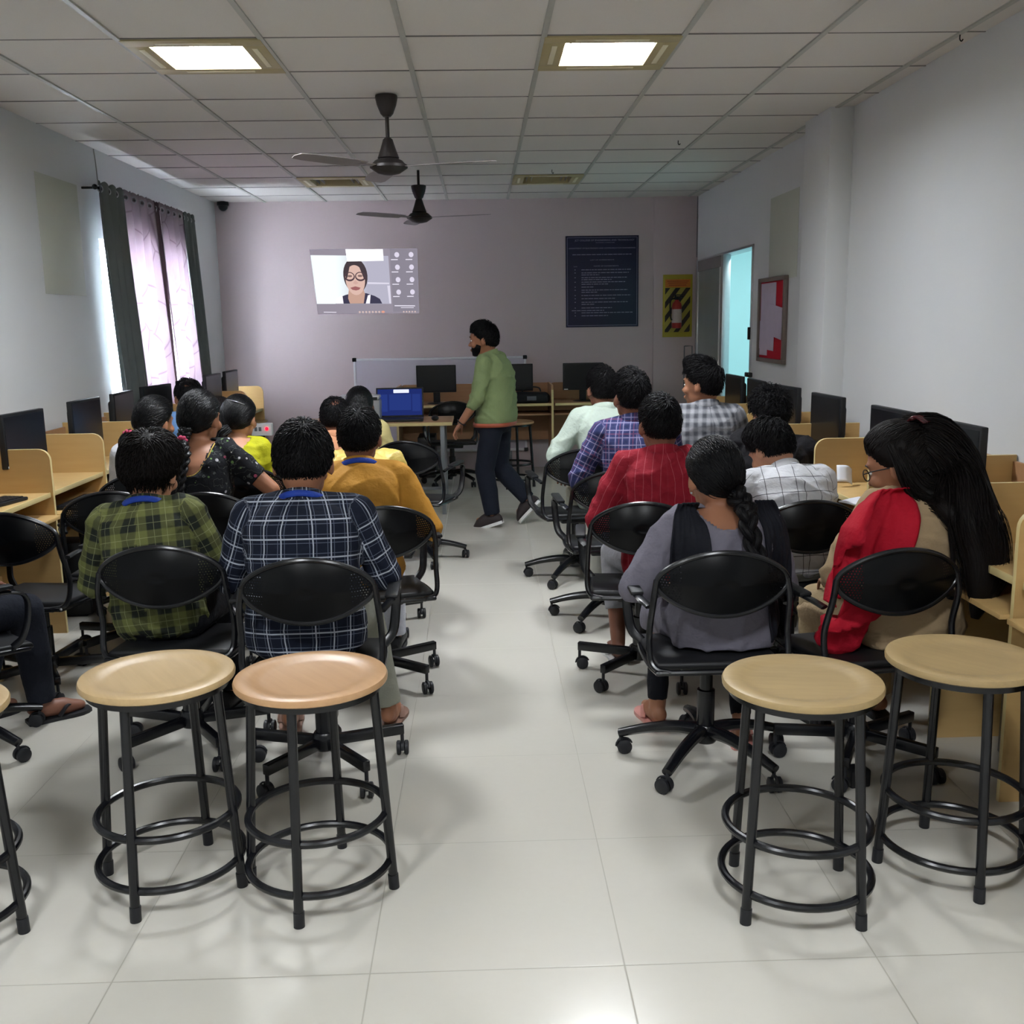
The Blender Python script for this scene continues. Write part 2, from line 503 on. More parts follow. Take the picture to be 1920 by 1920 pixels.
# ---------------------------------------------------------------- dome camera
t = empty('security_camera', (-2.5, YB - .07, H)); tag(t, 'small black dome security camera in the rear corner under the ceiling', 'camera')
MB().lathe([(.055, 0), (.057, -.03), (.05, -.036)], 24).build('housing', M_['black_plastic'], t)
MB().ell((0, 0, -.036), (.047, .047, .052), 20, 12).build('dome', M_['screen_black'], t)

# ---------------------------------------------------------------- curtains on the window
def curtain_mat(name, c, trans, branch):
    m = NT(name); m.set(.9, 0, .1)
    co = m.coords(); x, y, z = m.xyz(co)
    col = m.mix(m.noise(co, 5, 3), lin(c), tuple(v * .8 for v in lin(c)[:3]) + (1,))
    if branch:
        w = m.n('ShaderNodeTexVoronoi', feature='DISTANCE_TO_EDGE'); w.inputs['Scale'].default_value = 3.0
        mp = m.n('ShaderNodeMapping'); mp.inputs['Scale'].default_value = (0, 1.3, .8)
        m.l(co, mp.inputs[0]); m.l(mp.outputs[0], w.inputs['Vector'])
        e = m.math('SUBTRACT', 1.0, m.math('DIVIDE', w.outputs['Distance'], .022, clamp=True))
        col = m.mix(m.math('MULTIPLY', e, .55), col, lin('#6f5f68'))
    m.color(col)
    tl = m.n('ShaderNodeBsdfTranslucent'); m.l(col, tl.inputs[0])
    mx = m.n('ShaderNodeMixShader'); mx.inputs[0].default_value = trans
    m.l(m.b.outputs[0], mx.inputs[1]); m.l(tl.outputs[0], mx.inputs[2]); m.l(mx.outputs[0], m.out.inputs[0])
    return m.mat
CL = curtain_mat('curtain_lilac', '#b8acb2', .5, True)
CM = curtain_mat('curtain_fold_shade', '#75646a', .22, False)
CD = curtain_mat('curtain_charcoal', '#777d7c', .05, False)
def curtain(y0, y1, yb0, yb1, ztop, zbot, mat, label, folds, amp, seed, x=-2.5):
    t = empty('curtain', (x, (y0 + y1) / 2, ztop)); tag(t, label, 'curtain', 'curtains hung over the side window')
    mb = MB(); nu, nv = folds * 12, 30; rn = random.Random(seed)
    ph = [rn.uniform(0, 6) for _ in range(3)]
    P = np.zeros((nv + 1, nu + 1, 3))
    for j in range(nv + 1):
        s = j / nv
        e = s ** 1.3
        a = y0 + (yb0 - y0) * e; b = y1 + (yb1 - y1) * e
        for i in range(nu + 1):
            u = i / nu
            k = 2 * pi * folds * u
            dx = amp * (.6 + .4 * s) * cos(k + .5 * sin(3 * s + ph[0])) + .012 * sin(7 * u + 3 * s + ph[1]) * s
            dz = .018 * (cos(k) ** 2) * max(0, 1 - 14 * s)
            P[j, i] = (dx - (0), a + (b - a) * u - (y0 + y1) / 2, -(ztop - zbot) * s - dz)
    n = nu + 1; vs = P.reshape(-1, 3); fs = [[j * n + i, j * n + i + 1, (j + 1) * n + i + 1, (j + 1) * n + i] for j in range(nv) for i in range(nu)]
    o = mb.add(vs, fs).build('drape', mat, t, sharp=0)
    md = o.modifiers.new('thickness', 'SOLIDIFY'); md.thickness = .0015
    for k in range(folds * 2):
        u = (k + .5) / (folds * 2)
        cy = (u - .5) * (y1 - y0)
        c = [(.0 + amp * cos(2 * pi * folds * u) * .6 + .012 * cos(a), cy + .006 * sin(a) * 0 + .021 * cos(a) * .7, -.055 + .022 * sin(a)) for a in np.linspace(0, 2 * pi, 16, endpoint=False)]
        MB().tube(c, .004, 6, closed=True).build('eyelet', M_['alu'], t)
    return t
curtain(7.06, 7.5, 7.2, 7.66, 2.455, .86, CD, 'charcoal curtain gathered at the near edge of the window', 3, .03, 1, x=-2.49)
curtain(7.48, 8.2, 7.64, 8.4, 2.46, .84, CL, 'translucent lilac curtain beside the charcoal one over the window', 4, .034, 2)
curtain(8.34, 8.98, 8.52, 9.2, 2.46, .84, CL, 'translucent lilac curtain nearer the rear wall over the window', 4, .034, 5)
curtain(8.19, 8.35, 8.38, 8.54, 2.455, .85, CM, 'narrow mauve strip standing for shaded doubled edges between the two lilac curtains', 2, .026, 7, x=-2.505)  # added strip: shade of the panels' doubled edges put into its colour
curtain(8.97, 9.3, 9.18, 9.55, 2.455, .86, CD, 'charcoal curtain gathered at the far edge of the window', 3, .03, 4, x=-2.49)
t = empty('curtain_rod', (-2.5, 8.19, 2.405)); tag(t, 'long metal curtain rod threaded through the eyelets above the window', 'curtain rod')
MB().tube([(0, -1.15, 0), (0, 1.15, 0)], .0095, 12).build('rod', M_['black'], t)
for y in (-1.12, 1.12): MB().tube([(-.105, y, 0), (0, y, 0)], .008, 8).build('bracket', M_['black'], t)
for y in (-1.16, 1.16): MB().ell((0, y, 0), (.018, .018, .018), 12, 8).build('finial', M_['black'], t)

# ---------------------------------------------------------------- text helper
def text_mesh(body, size, width=None, ext=.0004, align='LEFT'):
    cu = bpy.data.curves.new('lettering', 'FONT'); cu.body = body; cu.size = size; cu.extrude = ext
    cu.align_x = align; cu.align_y = 'CENTER'; cu.resolution_u = 2
    o = bpy.data.objects.new('lettering', cu); COL.objects.link(o)
    dg = bpy.context.evaluated_depsgraph_get()
    me = bpy.data.meshes.new_from_object(o.evaluated_get(dg))
    bpy.data.objects.remove(o); bpy.data.curves.remove(cu)
    v = np.array([p.co[:] for p in me.vertices]); f = [list(p.vertices) for p in me.polygons]
    bpy.data.meshes.remove(me)
    if width:
        w = v[:, 0].max() - v[:, 0].min(); v[:, 0] *= width / w
    return v, f
def wall_text(mb, body, x, z, y, size, width=None, align='LEFT', mi=0):
    """lettering on a surface that faces -y"""
    v, f = text_mesh(body, size, width, align=align)
    mb.add(np.stack([x + v[:, 0], y - v[:, 2], z + v[:, 1]], 1), f, mi)

# ---------------------------------------------------------------- poster with the list of experiments
navy = plain('poster_navy', '#19183a', .45, var=.05)
ink = plain('poster_ink', '#8f8aa6', .6)
PX0, PX1, PZ0, PZ1, PY = .87, 1.607, 1.425, 2.326, YB - .012
t = empty('poster', ((PX0 + PX1) / 2, YB - .004, PZ0)); tag(t, 'tall dark blue poster listing experiments on the rear wall', 'poster')
ox, oz = (PX0 + PX1) / 2, PZ0
pw, phh = (PX1 - PX0) / 2, PZ1 - PZ0
MB().box((-pw, -.008, 0), (pw, .003, phh), .002).build('board', navy, t)
bd = MB()
for (a, b, c, d) in ((-pw + .015, .015, pw - .015, .0185), (-pw + .015, phh - .0185, pw - .015, phh - .015), (-pw + .015, .015, -pw + .0185, phh - .015), (pw - .0185, .015, pw - .015, phh - .015)):
    bd.box((a, -.0088, b), (c, -.0078, d))
bd.build('border_line', ink, t)
tx = MB(); Y = -.0082
wall_text(tx, 'JCT COLLEGE OF ENGINEERING AND TECHNOLOGY', .025, phh - .045, Y, .024, .6, 'CENTER')
wall_text(tx, 'PICHANUR, COIMBATORE', .03, phh - .068, Y, .011, .19, 'CENTER')
wall_text(tx, 'DEPARTMENT OF ELECTRONICS AND COMMUNICATION ENGINEERING', 0, phh - .122, Y, .018, .67, 'CENTER')
wall_text(tx, 'LIST OF EXPERIMENTS', 0, phh - .237, Y, .014, .24, 'CENTER')
wall_text(tx, 'SL.NO', -.27, phh - .3, Y, .013, None, 'CENTER')
wall_text(tx, 'NAME OF EXPERIMENTS', .04, phh - .297, Y, .016, .25, 'CENTER')
rn = random.Random(5)
def strokes(x0, x1, z, h):
    x = x0
    while x < x1:
        w = rn.uniform(.014, .05); tx.box((x, Y - .0006, z), (min(x + w, x1), Y + .0004, z + h)); x += w + .007
strokes(-.3, .3, phh - .186, .006)
rows = [(.335, .5), (.365, .48), (.385, .18), (.412, .46), (.432, .31), (.456, .45), (.477, .27), (.505, .12), (.535, .47), (.556, .16), (.588, .5), (.62, .34), (.655, .47), (.676, .13), (.712, .31), (.76, .52), (.79, .27)]
for i, (dz, w) in enumerate(rows):
    strokes(-.21, -.21 + w, phh - dz - .0, .0065)
    if i not in (2, 4, 6, 9, 13): tx.box((-.28, Y - .0006, phh - dz), (-.268, Y + .0004, phh - dz + .007))
strokes(-.31, .02, phh - .738, .0065)
tx.build('lettering', ink, t)

# ---------------------------------------------------------------- fire point board + extinguisher
def hazard_mat():
    m = NT('hazard_stripes').set(.5)
    x, y, z = m.xyz(m.coords())
    d = m.math('MULTIPLY_ADD', x, .95, m.math('MULTIPLY', z, -.72))
    m.color(m.mix(m.line(d, .1, .0, .052, .001), lin('#241610'), lin('#a3963a')))
    return m.mat
t = empty('fire_point_board', (2.003, YB - .029, 1.312)); tag(t, 'yellow and black striped fire point board beside the door', 'sign')
MB().box((-.15, -.006, 0), (.15, .006, .622), .002).build('board', plain('board_yellow', '#a99b2c', .5), t)
MB().box((-.128, -.0075, .05), (.128, -.005, .49)).build('striped_panel', hazard_mat(), t)
hp = MB().box((-.128, -.0075, .495), (.128, -.005, .575))
hp.build('heading_panel', plain('heading_orange', '#c0701c', .5), t)
hl = MB()
for i, z in enumerate((.553, .535, .514)): hl.box((-.11 + .01 * i, -.0082, z), (.11 - .012 * i, -.0074, z + .006))
hl.build('lettering', plain('heading_ink', '#8b2a12', .5), t)
t = empty('fire_extinguisher', (1.985, YB - .09, 1.4)); tag(t, 'red fire extinguisher with a white label hung on the striped board', 'fire extinguisher')
MB().lathe([(.001, 0), (.045, .002), (.05, .012), (.05, .22), (.044, .25), (.022, .272), (.018, .285)], 28).build('cylinder', plain('extinguisher_red', '#a02a26', .3), t)
MB().lathe([(.0507, .055), (.0507, .19)], 28, cap=False).build('label_sticker', plain('extinguisher_label', '#b7a9a4', .6, var=.15, scale=40), t)
hd = MB().lathe([(.02, .283), (.022, .3), (.014, .31)], 16).box((-.012, -.02, .305), (.065, .0, .318), .003).box((-.012, -.02, .325), (.06, .0, .335), .003).box((-.025, -.012, .285), (-.008, .008, .335), .003)
hd.tube(spline([(-.02, -.02, .3), (-.07, -.03, .27), (-.068, -.03, .12), (-.055, -.03, .08)], 14), .008, 8)
hd.build('valve_head', M_['black_plastic'], t)
MB().box((-.03, .045, .15), (.03, .08, .2), .004).build('bracket', M_['black'], t)

# ---------------------------------------------------------------- red notice board on the right wall
t = empty('notice_board', (XR - .004, 7.73, 1.16)); tag(t, 'red felt notice board with pinned papers between the door and the pillar', 'notice board')
MB().box((-.012, -.345, .01), (.003, .345, .62)).build('felt', M_['red'], t)
fr = MB().box((-.03, -.35, 0), (.002, .35, .03), .003).box((-.03, -.35, .6), (.002, .35, .63), .003).box((-.03, -.35, .03), (.002, -.32, .6), .003).box((-.03, .32, .03), (.002, .35, .6), .003)
fr.build('frame', plain('board_frame', '#7a6e68', .4, .3), t)
pm = plain('pinned_paper', '#b9adc0', .8, var=.1, scale=14)
for nm, (y0, y1, z0, z1, dx) in {'a': (-.1, .3, .28, .59, .002), 'b': (-.07, .32, .09, .3, .0035), 'c': (-.25, .1, .2, .43, .005), 'd': (.1, .31, .05, .2, .0025)}.items():
    MB().box((-.013 - dx, y0, z0), (-.0118 - dx + .0006, y1, z1), M=tr(0, 0, 0) @ rot('X', {'a': 0, 'b': 2, 'c': 6, 'd': 0}[nm])).build('paper_sheet', pm, t)

# ---------------------------------------------------------------- projected video call
def flat(mb, pts, y, mi=0, th=.001):
    """thin plate facing -y from an (x, z) outline"""
    n = len(pts)
    vs = [(p[0], y, p[1]) for p in pts] + [(p[0], y + th, p[1]) for p in pts]
    ar = sum(pts[i][0] * pts[(i + 1) % n][1] - pts[(i + 1) % n][0] * pts[i][1] for i in range(n))
    o = list(range(n)); fs = [o if ar > 0 else o[::-1]]
    for i in range(n): fs.append([i, n + i, n + (i + 1) % n, (i + 1) % n])
    mb.add(vs, fs, mi)
def ellp(cx, cz, rx, rz, n=24, a0=0, a1=360):
    return [(cx + rx * cos(radians(a0 + (a1 - a0) * i / n)), cz + rz * sin(radians(a0 + (a1 - a0) * i / n))) for i in range(n + (0 if a1 - a0 == 360 else 1))]
def proj_px(px, pz):
    """the call window is drawn in a 1500 x 920 space hung on the wall"""
    s = pz / 920.0
    x0 = -1.69 + .055 * s; x1 = -.615
    return x0 + (x1 - x0) * px / 1500.0, 2.245 - .005 * px / 1500 - .66 * s
def pp(pts): return [proj_px(*p) for p in pts]
PY0 = YB - .0015
t = empty('projected_image', (0, 0, 0)); tag(t, 'projected video call window glowing on the rear wall', 'projection')
PJ = lambda n, c, s: glow(n, c, s * .55)
def pj(name, outlines, col, s, y, lab=None):
    mb = MB()
    for o in outlines: flat(mb, pp(o), y)
    ob = mb.build(name, PJ('light_' + name, col, s), t, smooth=False)
    if lab: ob['label'] = lab
    return ob
pj('screen_area', [[(0, 15), (1500, 15), (1500, 905), (0, 905)]], '#8f8894', .85, PY0)
gv = NT('light_video'); gv.color((0, 0, 0, 1)); gv.b.inputs['Specular IOR Level'].default_value = 0
x_, y_, z_ = gv.xyz(gv.coords())
gv.l(gv.mix(gv.math('MULTIPLY_ADD', x_, 3.2, 4.6, clamp=True), lin('#f4fdff'), lin('#b3b1c2')), gv.b.inputs['Emission Color']); gv.b.inputs['Emission Strength'].default_value = .44
mb = MB(); flat(mb, pp([(5, 95), (1090, 115), (1095, 770), (5, 760)]), PY0 - .001); mb.build('video_panel', gv.mat, t, smooth=False)
pj('side_panel', [[(1115, 20), (1495, 30), (1490, 880), (1115, 880)]], '#85808c', .85, PY0 - .001)
pj('wall_lines', [[(770, 470), (1080, 480), (1080, 500), (770, 495)], [(1050, 520), (1090, 520), (1092, 765), (1065, 765)]], '#d8d4e4', .8, PY0 - .0016)
pj('shoulders', [[(280, 762), (330, 680), (440, 640), (560, 615), (740, 620), (860, 660), (930, 700), (960, 765)]], '#4a475e', .6, PY0 - .0018)
pj('shirt_stripes', [[(285, 760), (300, 690), (390, 640), (395, 760)], [(720, 762), (760, 650), (800, 640), (780, 762)]], '#e9e4ee', .95, PY0 - .0024)
pj('neck', [[(480, 620), (500, 540), (700, 540), (720, 630), (690, 760), (490, 760), (470, 690)]], '#c9a393', .75, PY0 - .003)
pj('hair', [ellp(605, 380, 172, 240, 28)], '#51464c', .6, PY0 - .0034)
pj('face', [ellp(598, 440, 138, 205, 28)], '#d8b6aa', .8, PY0 - .004)
pj('hair_parting', [[(470, 330), (560, 185), (600, 175), (540, 240), (490, 400), (465, 440)], [(740, 330), (690, 190), (620, 172), (670, 260), (725, 430), (750, 430)]], '#51464c', .6, PY0 - .0046)
gl = MB()
for cx in (520, 675):
    o_, i_ = pp(ellp(cx, 392, 76, 64, 24)), pp(ellp(cx, 386, 61, 46, 24))
    for k in range(24):
        flat(gl, [o_[k], o_[(k + 1) % 24], i_[(k + 1) % 24], i_[k]], PY0 - .0052)
gl.build('spectacles', PJ('light_spectacles', '#5e4a52', .6), t, smooth=False)
pj('eyes', [ellp(525, 385, 34, 15, 14), ellp(672, 383, 34, 15, 14)], '#8a6f6c', .7, PY0 - .0052)
pj('nose_shadow', [[(560, 480), (598, 440), (640, 480), (600, 500)]], '#cda79d', .8, PY0 - .005)
pj('mouth', [[(515, 545), (590, 525), (665, 545), (640, 572), (595, 582), (545, 572)]], '#a5696a', .7, PY0 - .005)
pj('message_bubble', [[(500, 20), (1020, 25), (1020, 180), (510, 185)]], '#ffffff', 1.1, PY0 - .0058)
tl_ = []
for r_ in range(4):
    for c_ in range(2):
        tl_.append(ellp(1210 + 200 * c_, 100 + 170 * r_, 34, 36, 16))
pj('participant_icon', tl_, '#cfc9da', .9, PY0 - .002)
nm_ = []
for r_ in range(4):
    for c_ in range(2): nm_.append([(1125 + 205 * c_, 160 + 168 * r_), (1220 + 205 * c_, 160 + 168 * r_), (1220 + 205 * c_, 172 + 168 * r_), (1125 + 205 * c_, 172 + 168 * r_)])
nm_ += [[(1140, 790), (1440, 795), (1440, 808), (1140, 803)], [(1230, 820), (1420, 822), (1420, 830), (1230, 828)], [(90, 870), (275, 874), (275, 884), (90, 880)]]
pj('caption_bar', nm_, '#d9d4e2', .9, PY0 - .002)
pj('control_button', [ellp(620 + 48 * i, 880, 15, 15, 10) for i in range(7)] + [ellp(1270 + 42 * i, 882, 12, 12, 10) for i in range(5)], '#c9b3ae', .85, PY0 - .002)
pj('hang_up_button', [ellp(965, 880, 26, 16, 12)], '#d79a86', .85, PY0 - .002)
# ================================================================ furniture
# ---------------------------------------------------------------- round lab stools
def make_stool(label, dark=False):
    t = empty('lab_stool'); tag(t, label, 'stool')
    prof = [(.001, .578), (.19, .578), (.199, .583), (.2, .592), (.197, .5985), (.19, .6005), (.165, .6), (.152, .5972), (.14, .5935), (.125, .5915), (.001, .5905)]
    s = MB().lathe(prof, 56).build('seat', M_['ply'] if not dark else M_['lam_dark'], t)
    MB().lathe([(.165, .56), (.182, .56), (.182, .5785), (.165, .5785), (.165, .56)], 48, cap=False).build('seat_ring', M_['black'], t)
    for k in range(4):
        a = radians(45 + 90 * k)
        c, s_ = cos(a), sin(a)
        MB().tube([(.166 * c, .166 * s_, .566), (.2 * c, .2 * s_, .012)], .0125, 14).build('leg', M_['black'], t)
        MB().tube([(.198 * c, .198 * s_, .04), (.2 * c, .2 * s_, 0)], .0145, 14).build('rubber_foot', M_['rubber'], t)
    for z, r in ((.215, .183), (.078, .19)):
        MB().tube([(r * cos(a), r * sin(a), z) for a in np.linspace(0, 2 * pi, 48, endpoint=False)], .0105, 10, closed=True).build('foot_ring', M_['black'], t)
    return t
stool0 = make_stool('round wooden lab stool beside the other one behind the olive shirt, touching it')
G = 'round lab stools in the front row'
SR = radians
for i, (x, y, a, lb) in enumerate((
        (-.875, 2.61, -57, 'round wooden stool standing behind the chair of the olive checked shirt'),
        (-.463, 2.565, -53, 'round wooden stool with the pinker top behind the navy checked shirt'),
        (.795, 2.44, -8, 'worn round wooden stool standing behind the woman in the grey kurta'),
        (1.275, 2.58, -49, 'round wooden stool near the desks, behind the woman in the red dupatta'),
        (-1.385, 2.40, -50, 'round stool cut off by the picture edge beside the olive shirt stool'))):
    o = stool0 if i == 0 else dup(stool0)
    o.location = (x, y, 0); o.rotation_euler = (0, 0, SR(a)); tag(o, lb, None, G)
pk = wood_mat('plywood_pink', '#b18a62', '#c79f75', .34, 0, 1.6)
o = [c for c in COL.objects if c.get('label', '').startswith('round wooden stool with the pinker')][0]
for c in o.children:
    if c.name.startswith('seat') and not c.name.startswith('seat_ring'):
        c.data = c.data.copy(); c.data.materials.clear(); c.data.materials.append(pk)
wn = wood_mat('plywood_worn', '#947e58', '#b39a6c', .42, 0, 2.6, .4)
for o in [c for c in COL.objects if c.get('label', '').startswith(('worn round', 'round wooden stool near the desks'))]:
    for c in o.children:
        if c.name.startswith('seat') and not c.name.startswith('seat_ring'):
            c.data = c.data.copy(); c.data.materials.clear(); c.data.materials.append(wn)

# ---------------------------------------------------------------- office chairs
def perforated():
    m = NT('perforated_steel').set(.3, 0, .18)
    m.color(lin('#07080a'))
    x, y, z = m.xyz(m.coords())
    p = .0085
    row = m.math('FLOOR', m.math('DIVIDE', z, p))
    xo = m.math('ADD', x, m.math('MULTIPLY', m.math('MODULO', m.math('ADD', row, 100), 2), p / 2))
    def fr(v): return m.math('SUBTRACT', m.math('FRACT', m.math('ADD', m.math('DIVIDE', v, p), 100)), .5)
    dx, dz = fr(xo), fr(z)
    r2 = m.math('ADD', m.math('MULTIPLY', dx, dx), m.math('MULTIPLY', dz, dz))
    hole = m.math('LESS_THAN', r2, .055)
    side = m.math('GREATER_THAN', m.math('ABSOLUTE', x), .135)
    m.l(m.math('SUBTRACT', 1.0, m.math('MULTIPLY', hole, side)), m.b.inputs['Alpha'])
    return m.mat
M_['perf'] = perforated()
BX, BZ, BCZ = .206, .1, .687      # half width, half height and centre height of the oval back
def back_y(x): return -.245 + .5 * x * x * 2.2
def make_chair(label, base='flat'):
    t = empty('office_chair'); tag(t, label, 'chair', 'black swivel chairs with oval backs')
    # oval back: curved plate with a tube rim
    mb = MB(); nr, na = 8, 48; vs = []; fs = []
    for side in (0, 1):
        vs.append((0, back_y(0) - .004 * side, BCZ))
        for j in range(1, nr + 1):
            for i in range(na):
                a = 2 * pi * i / na; r = j / nr
                x = BX * r * cos(a); z = BCZ + BZ * r * sin(a) * (1 - .2 * cos(a) ** 2)
                vs.append((x, back_y(x) - .016 * (1 - r * r) - .003 * side + .012 * abs(sin(a)) * r, z))
    off = 1 + nr * na
    for s in (0, 1):
        o = s * off
        for i in range(na):
            f = [o, o + 1 + i, o + 1 + (i + 1) % na]; fs.append(f[::-1] if s == 0 else f)
        for j in range(nr - 1):
            for i in range(na):
                a_ = o + 1 + j * na; b_ = a_ + na
                f = [a_ + i, b_ + i, b_ + (i + 1) % na, a_ + (i + 1) % na]; fs.append(f[::-1] if s == 0 else f)
    mb.add(vs, fs).build('backrest', M_['perf'], t, sharp=0)
    rim = [(BX * cos(a), back_y(BX * cos(a)) + .012 * abs(sin(a)), BCZ + BZ * sin(a) * (1 - .2 * cos(a) ** 2)) for a in np.linspace(0, 2 * pi, 64, endpoint=False)]
    MB().tube(rim, .0095, 10, closed=True).build('back_rim', M_['black'], t)
    # seat pan
    st = MB().box((-.205, -.19, .385), (.205, .215, .41), .012, seg=3)
    v = st.verts(); v[:, 2] += -.03 * np.clip((v[:, 1] - .1) / .115, 0, 1) ** 2 + .012 * (np.abs(v[:, 0]) / .2) ** 2
    st.v = [v]; st.build('seat', M_['black_plastic'], t)
    MB().tube(spline([(-.2, .2, .375), (-.215, 0, .388), (-.205, -.19, .395), (-.16, -.215, .397), (.16, -.215, .397), (.205, -.19, .395), (.215, 0, .388), (.2, .2, .375)], 44), .009, 8).build('seat_rim', M_['black'], t)
    for s in (-1, 1):
        p = [(s * BX, back_y(BX), BCZ + .01), (s * (BX + .01), back_y(BX) + .0, BCZ - .06), (s * .222, -.165, .52), (s * .222, -.18, .44), (s * .205, -.2, .405), (s * .16, -.215, .397)]
        MB().tube(spline(p, 26), .0105, 10).build('back_post', M_['black'], t)
        q = [(s * .222, -.16, .60), (s * .245, -.1, .615), (s * .25, .05, .612), (s * .25, .15, .6), (s * .248, .185, .57), (s * .243, .185, .5), (s * .232, .165, .43), (s * .2, .14, .392)]
        MB().tube(spline(q, 34), .007, 8, ry=.017, up=(0, 0, 1)).build('armrest', M_['black'], t)
        MB().box((s * .25 - .022, -.09, .617), (s * .25 + .022, .14, .633), .007).build('arm_pad', M_['black_plastic'], t)
    MB().box((-.1, -.09, .345), (.1, .09, .386), .01).build('seat_mechanism', M_['black_plastic'], t)
    MB().lathe([(.03, .12), (.03, .26), (.022, .262), (.022, .35)], 20).build('column', M_['black'], t)
    hubz = .105
    MB().lathe([(.036, hubz - .03), (.042, hubz - .02), (.042, hubz + .02), (.034, hubz + .032)], 20).build('hub', M_['black'], t)
    for k in range(5):
        a = radians(18 + 72 * k); c, s = cos(a), sin(a)
        R = .275 if base == 'flat' else .298
        if base == 'flat':
            b = MB(); M = rot('Z', math.degrees(a))
            b.box((.03, -.013, hubz - .022), (R, .013, hubz + .014), .003, M=M)
            ob = b.build('base_leg', M_['black'], t)
        else:
            pts = [(.03, 0, hubz + .01), (.1, 0, hubz + .012), (.2, 0, hubz - .004), (R, 0, hubz - .032)]
            sp = spline(pts, 12)
            b = MB().tube(sp, np.linspace(.024, .015, 12), 10, ry=np.linspace(.026, .018, 12), up=(0, 0, 1))
            b.xf(rot('Z', math.degrees(a))); ob = b.build('base_leg', M_['black'], t)
        # caster: forked pair of wheels with a hood
        ca = MB(); phi = a + 1.3 + k * 1.1; Mc = tr(R * c * .98, R * s * .98, 0) @ Matrix.Rotation(phi, 4, 'Z')
        for sd in (-1, 1):
            w = MB().lathe([(.001, -.008), (.02, -.008), (.0255, -.005), (.0255, .005), (.02, .008), (.001, .008)], 20)
            w.xf(tr(.012, sd * .0135, .0255) @ rot('X', 90)); ca.merge(w)
        ca.tube([(.012, -.02, .0255), (.012, .02, .0255)], .006, 8)
        h = [(.012 + .029 * cos(radians(u)), .0255 + .029 * sin(radians(u))) for u in range(20, 200, 20)]
        ca.tube([(p[0], 0, p[1]) for p in h], .003, 6, ry=.006, up=(0, 0, 1))
        ca.tube([(0, 0, .045), (0, 0, .088)], .0065, 8)
        ca.v = [xf(ca.verts(), Mc)]
        ca.build('caster', M_['rubber'], t)
    return t
chA = make_chair('-', 'flat'); chB = make_chair('-', 'curved')
usedA = usedB = False
CHAIRS = {}
def chair(key, x, y, rz, base, label, spin=0):
    global usedA, usedB
    src = chA if base == 'flat' else chB
    if base == 'flat': first, usedA = not usedA, True
    else: first, usedB = not usedB, True
    o = src if first else dup(src)
    o.location = (x, y, 0); o.rotation_euler = (0, 0, rz); o['label'] = label
    CHAIRS[key] = o
    return o
chair('P2', -.56, 3.305, .02, 'flat', 'black swivel chair under the person in the navy checked shirt')
chair('P1', -1.075, 3.54, -.03, 'flat', 'black swivel chair under the person in the olive checked shirt')
chair('P12', -1.92, 3.55, -.75, 'curved', 'black swivel chair cut off by the picture edge, its sitter in dark trousers')
chair('E1', -1.87, 4.22, -.12, 'flat', 'empty black swivel chair nearest the light wood desks, its perforated back against the picture edge')
chair('E2', -1.67, 4.70, .1, 'flat', 'empty black swivel chair between the wood desks and the olive checked shirt')
chair('P7', -1.2, 4.62, -.05, 'flat', 'black swivel chair under the woman in the black floral blouse')
chair('P8', -1.22, 5.4, 0, 'flat', 'black swivel chair under the woman in the lime green blouse')
chair('P9', -1.75, 5.26, .3, 'curved', 'black swivel chair under the woman in the white top')
chair('P3', -.46, 4.18, .26, 'flat', 'black swivel chair under the person in the mustard shirt')
chair('P4', -.58, 4.98, .1, 'flat', 'black swivel chair under the person in the pale yellow satin shirt')
chair('P5', -.86, 5.76, 0, 'curved', 'black swivel chair under the balding person in the peach shirt')
chair('E3', -.42, 6.42, -.25, 'curved', 'empty black swivel chair in front of the laptop table')
chair('E5', -.29, 9.52, .1, 'curved', 'empty black swivel chair pushed to the rear desk behind the laptop table')
chair('R5', .74, 3.28, .0, 'curved', 'black swivel chair with sloping star base under the woman in the grey kurta')
chair('R8', 1.255, 3.26, .16, 'flat', 'black swivel chair under the woman with the red dupatta')
chair('R3', .65, 4.16, -.1, 'flat', 'black swivel chair under the person in the red striped shirt')
chair('R6', 1.27, 4.12, .06, 'flat', 'black swivel chair under the person in the white windowpane shirt')
chair('R2', .62, 5.02, .05, 'curved', 'black swivel chair under the person in the blue checked shirt')
chair('R1', .53, 5.86, .12, 'curved', 'black swivel chair under the person in the pale mint shirt')
chair('R4', 1.19, 5.42, 0, 'flat', 'black swivel chair under the person in the grey checked shirt')
chair('R7', 1.42, 4.93, .1, 'flat', 'black swivel chair under the person in the black shirt')
chair('E4', 1.36, 6.75, -.2, 'curved', 'empty black swivel chair at the wall desks behind the grey checked shirt')

